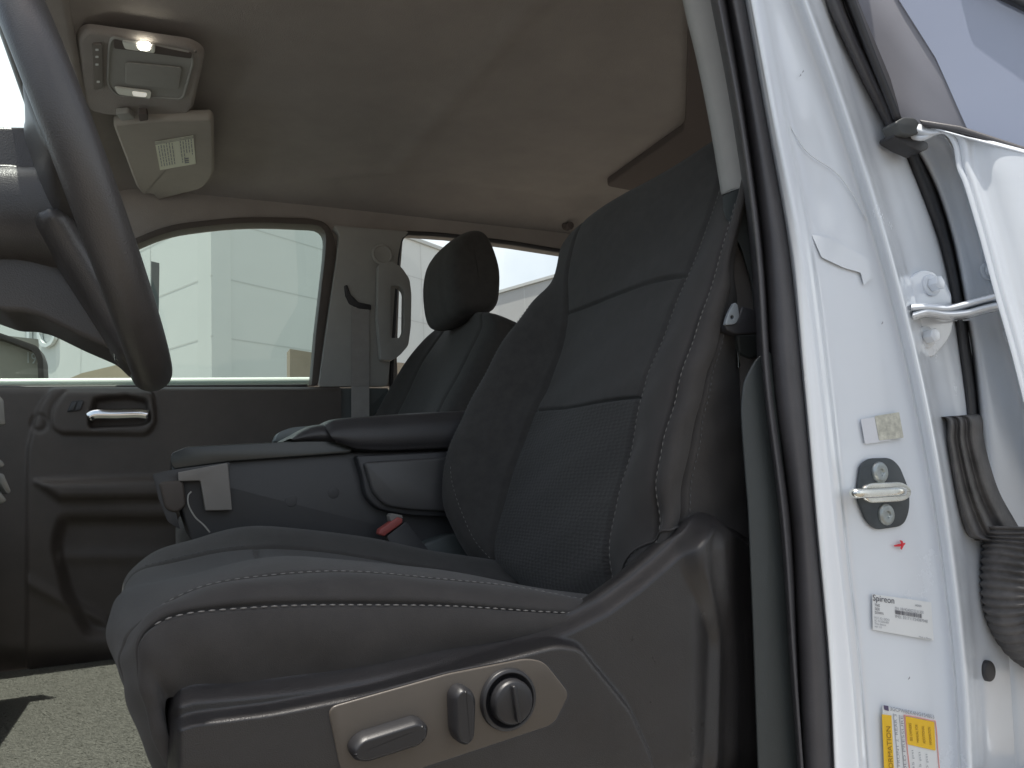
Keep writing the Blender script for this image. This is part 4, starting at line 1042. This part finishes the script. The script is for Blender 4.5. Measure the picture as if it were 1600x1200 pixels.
# jamb side weather strip
stp = [(1398, 190, 0), (1420, 235, 14), (1449, 300, 16), (1473, 380, 11), (1490, 460, 10.5), (1502, 540, 11), (1511, 620, 12), (1517, 700, 12)]
rows = []
for x, y, w_ in [(1405, 205, 12), (1423, 238, 15), (1449, 300, 16), (1476, 380, 12), (1493, 460, 11), (1504, 540, 12), (1514, 620, 13), (1520, 720, 13)]:
    rows.append([PY(x-w_, y+2, .600), PY(x-w_*.5, y+1, .588), PY(x, y, .584), PY(x+w_*.5, y-1, .586), PY(x+w_, y-2, .600)])
grid('hinge_side_seal', rows, 16, 50, M_black, rd, out=Vector((0, -1, 0)))
# inner flange of the door, between strip and skin
rows = []
for (xa, ya), (xb, yb_) in zip([(1400, 205), (1430, 238), (1462, 300), (1487, 380), (1504, 470), (1518, 560), (1526, 640), (1534, 740), (1545, 850), (1560, 1000), (1570, 1250)],
                               [(1425, 212), (1478, 214), (1508, 290), (1536, 380), (1562, 470), (1588, 560), (1610, 640), (1640, 740), (1670, 850), (1700, 1000), (1720, 1250)]):
    rows.append([PY(xa+(xb-xa)*k, ya+(yb_-ya)*k, Y) for k, Y in ((0, .604), (.12, .585), (.5, .578), (.85, .568), (1, .552))])
grid('door_shell', rows, 20, 60, M_paint, rd, out=Vector((0, -1, 0)))
# outer skin with its rolled edge
edge = [(1412, 210), (1440, 216), (1462, 207), (1480, 207), (1494, 228), (1500, 262), (1512, 292), (1536, 372), (1560, 462), (1585, 550), (1608, 640), (1650, 800), (1690, 1000), (1720, 1250)]
skin_rows = []
for i, (x, y) in enumerate(edge):
    yb_ = [188, 197, 201, 205, 209, 250, 290, 372, 462, 550, 640, 800, 1000, 1250][i]
    r_ = []
    for k, dx, off in ((0, 0, -.022), (1, 4, -.006), (2, 12, .0), (3, 24, -.004), (4, 40, -.002), (5, 70, .004), (6, 160, .006), (7, 320, .006)):
        t = dx/320
        yy = y+(yb_-y)*min(1, dx/20)+ (dx*.265 if i < 5 else dx*.265*max(0, 1-(i-4)/5)) if dx else y
        r_.append(DR(off)(x+dx, yy))
    skin_rows.append(r_)
grid('outer_skin', skin_rows, 50, 80, M_paint, rd, out=Vector((-1, -.3, 0)), thick=.0015)
tube('skin_edge', smooth_path([DR(-.004)(x, y) for x, y in edge], 6), .0032, M_paint, rd, 8)
dd = Vector((.35, -.94, 0)).normalized()
def slab(name, h, d, t0, t1, z0, z1, th, m, parent, bv=.02):
    n = Vector((-d.y, d.x, 0)); c = h+d*((t0+t1)/2); c = Vector((c.x, c.y, (z0+z1)/2))+n*(th/2+.012)
    return box(name, c, (t1-t0, th, z1-z0), m, parent, bv, rot=Matrix.Rotation(math.atan2(d.y, d.x), 3, 'Z'))
slab('door_body', HD, dd, .12, .98, .50, 1.34, .10, M_paint, rd)
slab('door_frame', HD, dd, .90, .98, 1.34, 1.80, .04, M_black, rd)
# glass, frame and belt strip
prism('window_frame', [(1270, -120), (1312, -20), (1345, 70), (1378, 140), (1405, 195), (1520, 214), (1511, 190), (1462, 90), (1405, 0), (1340, -120)], DR(-.010), dn*-.02, M_dg2, rd, .002)
prism('window_glass', [(1300, -200), (1340, -120), (1405, 0), (1462, 90), (1513, 205), (1700, 262), (1760, -20), (1760, -200)], DR(-.006), dn*-.004, M_dg, rd)
prism('belt_moulding', [(1435, 186), (1500, 196), (1620, 235), (1720, 262), (1720, 270), (1620, 243), (1500, 207), (1440, 196)], DR(.004), dn*-.012, M_seal, rd, .002)
prism('top_frame', [(1555, -10), (1700, 60), (1760, 90), (1760, -90), (1500, -90), (1480, -60)], DR(.010), dn*-.03, M_black, rd, .004)
# leading edge seal of the door frame
rows = []
for xl, y, w_ in [(1262, -100, 46), (1290, 0, 48), (1316, 60, 46), (1345, 120, 42), (1372, 172, 34), (1386, 200, 24), (1402, 224, 10)]:
    rows.append([PY(xl, y+w_*.25, .595), PY(xl+w_*.15, y+w_*.18, .572), PY(xl+w_*.42, y, .566), PY(xl+w_*.55, y-2, .575), PY(xl+w_*.75, y-4, .562), PY(xl+w_, y-8, .574)])
grid('frame_seal', rows, 30, 40, M_seal, rd, out=Vector((0, -1, 0)))
tube('frame_edge', smooth_path([PY(x, y, .556) for x, y in [(1306, -60), (1330, 0), (1358, 75), (1384, 140), (1403, 188)]], 5), .0045, M_black, rd, 8)
prism('seal_end_cap', rnd([(1400, 190, 4), (1412, 183), (1430, 184, 5), (1442, 198, 5), (1444, 206), (1425, 211), (1408, 208)], 4), K(.548), (0, .02, 0), mat('seal_cap', (.07, .075, .075), .6), rd, .003)
prism('seal_foot', rnd([(1398, 206), (1412, 210), (1432, 216), (1450, 222, 6), (1452, 232, 5), (1440, 237), (1415, 226), (1396, 214)], 4), K(.556), (0, .02, 0), M_black, rd, .004)

# hinge and check strap
hg = part('rear_door_hinge')
YH = .582
prism('hinge_leaf', rnd([(1409, 442, 10), (1441, 421, 6), (1455, 422, 8), (1478, 440), (1488, 462), (1487, 482, 6), (1425, 484, 10), (1411, 470, 14)], 6), K(YH-.008), (0, .006, 0), M_paint, hg, .002)
prism('hinge_leaf', rnd([(1420, 497, 8), (1437, 484, 8), (1492, 494, 6), (1488, 518), (1480, 535, 14), (1459, 558, 6), (1436, 557, 6), (1432, 540)], 6), K(YH-.008), (0, .006, 0), M_paint, hg, .002)
for path in ([(1424, 480), (1450, 479), (1480, 481), (1505, 476), (1535, 468), (1565, 460)], [(1426, 492), (1450, 486), (1480, 490), (1510, 488), (1540, 480), (1570, 474)]):
    rows = []
    for x, y in path:
        k = (x-1424)/146
        rows.append([PY(x, y-3.2, .578-.02*k), PY(x, y-3.6, .556-.02*k), PY(x, y+3.6, .553-.02*k), PY(x, y+10, .578-.02*k)])
    grid('hinge_arm', rows, 10, 30, M_paint, hg, out=Vector((0, -1, 0)), thick=.001)
prism('hinge_web', rnd([(1490, 492), (1520, 488), (1572, 476), (1580, 490), (1560, 510), (1530, 500), (1493, 502)], 5), K(.585), (0, .004, 0), M_paint, hg, .002)
def bolt(x, y, Y, s=1):
    o = lathe('hinge_bolt', [(.0088*s, 0), (.0088*s, .0022), (.0062*s, .0030)], PY(x, y, Y), (-.1, -1, 0), M_paint, hg, 32)
    P_ = PY(x, y, Y)+Vector((-.0006, -.003, 0)); b = bmesh.new(); r_ = .0058*s
    A = [b.verts.new(P_+Vector((r_*math.cos(a), 0, r_*math.sin(a)))) for a in [k*math.pi/3+.2 for k in range(6)]]
    B = [b.verts.new(v.co+Vector((-.0008, -.0075*s, 0))) for v in A]
    for k in range(6): b.faces.new((A[k], A[(k+1) % 6], B[(k+1) % 6], B[k]))
    b.faces.new(B); h = obj('bolt_head', b, M_paint, hg); bevel(h, .0008, 2)
bolt(1454, 446, YH-.009, 1.45); bolt(1446, 527, YH-.009, 1.45)
bolt(1541, 424, .566, 1.2); bolt(1577, 524, .562, 1.2)
# wiring boot
wbp = part('wiring_boot')
rows = []
for xl, xr, y in [(1474, 1532, 655), (1476, 1538, 690), (1482, 1549, 730), (1490, 1566, 775), (1500, 1590, 815), (1512, 1605, 838), (1535, 1612, 845)]:
    rows.append([PY(xl, y, .600), PY(xl+3, y, .575)]+[PY(xl+(xr-xl)*k, y-4*k, .565+(.004 if i % 2 else -.002)) for i, k in enumerate((.15, .3, .42, .55, .7, .85))]+[PY(xr, y-6, .59)])
rows = [[p+Vector((0, .025, 0.004)) for p in rows[0]]]+rows+[[p+Vector((0, .03, 0)) for p in rows[-1]]]
grid('boot_head', rows, 50, 60, M_boot, wbp, out=Vector((0, -1, 0)))
ctrs = [(1572, 822, 42), (1574, 850, 42), (1572, 890, 43), (1572, 930, 42), (1580, 965, 42), (1600, 1000, 42), (1630, 1020, 42), (1665, 1030, 42)]
P = [PY(x, y, .56) for x, y, _ in ctrs]; P = smooth_path(P, 18)
rs = [.0235*(1+.075*math.sin(i*math.pi/2.6)) for i in range(len(P))]
tube('bellows', P, .02, M_boot, wbp, 28, rs=rs)

fd = part('driver_door')
HF = Vector((-.98, .52, 0)); df = Vector((.26, -.966, 0)).normalized()
slab('door_body', HF, df, 0, 1.08, .50, 1.28, .11, M_paint, fd)
slab('door_inner_panel', HF+Vector((.13, .03, 0)), df, .03, 1.04, .56, 1.27, .03, M_plast, fd)
slab('window_frame', HF, df, .98, 1.06, 1.28, 1.80, .04, M_black, fd)
slab('window_frame', HF, df, .30, 1.06, 1.76, 1.82, .04, M_black, fd)
# a far, dim rear end of the cab closes the view behind the seats
box('rear_cab_wall', (2.15, 1.33, 1.20), (.05, 1.5, 1.2), M_trimd, T, .01)
box('rear_side_panel', (1.85, .62, 1.1), (.6, .05, 1.1), M_trimd, T, .01)
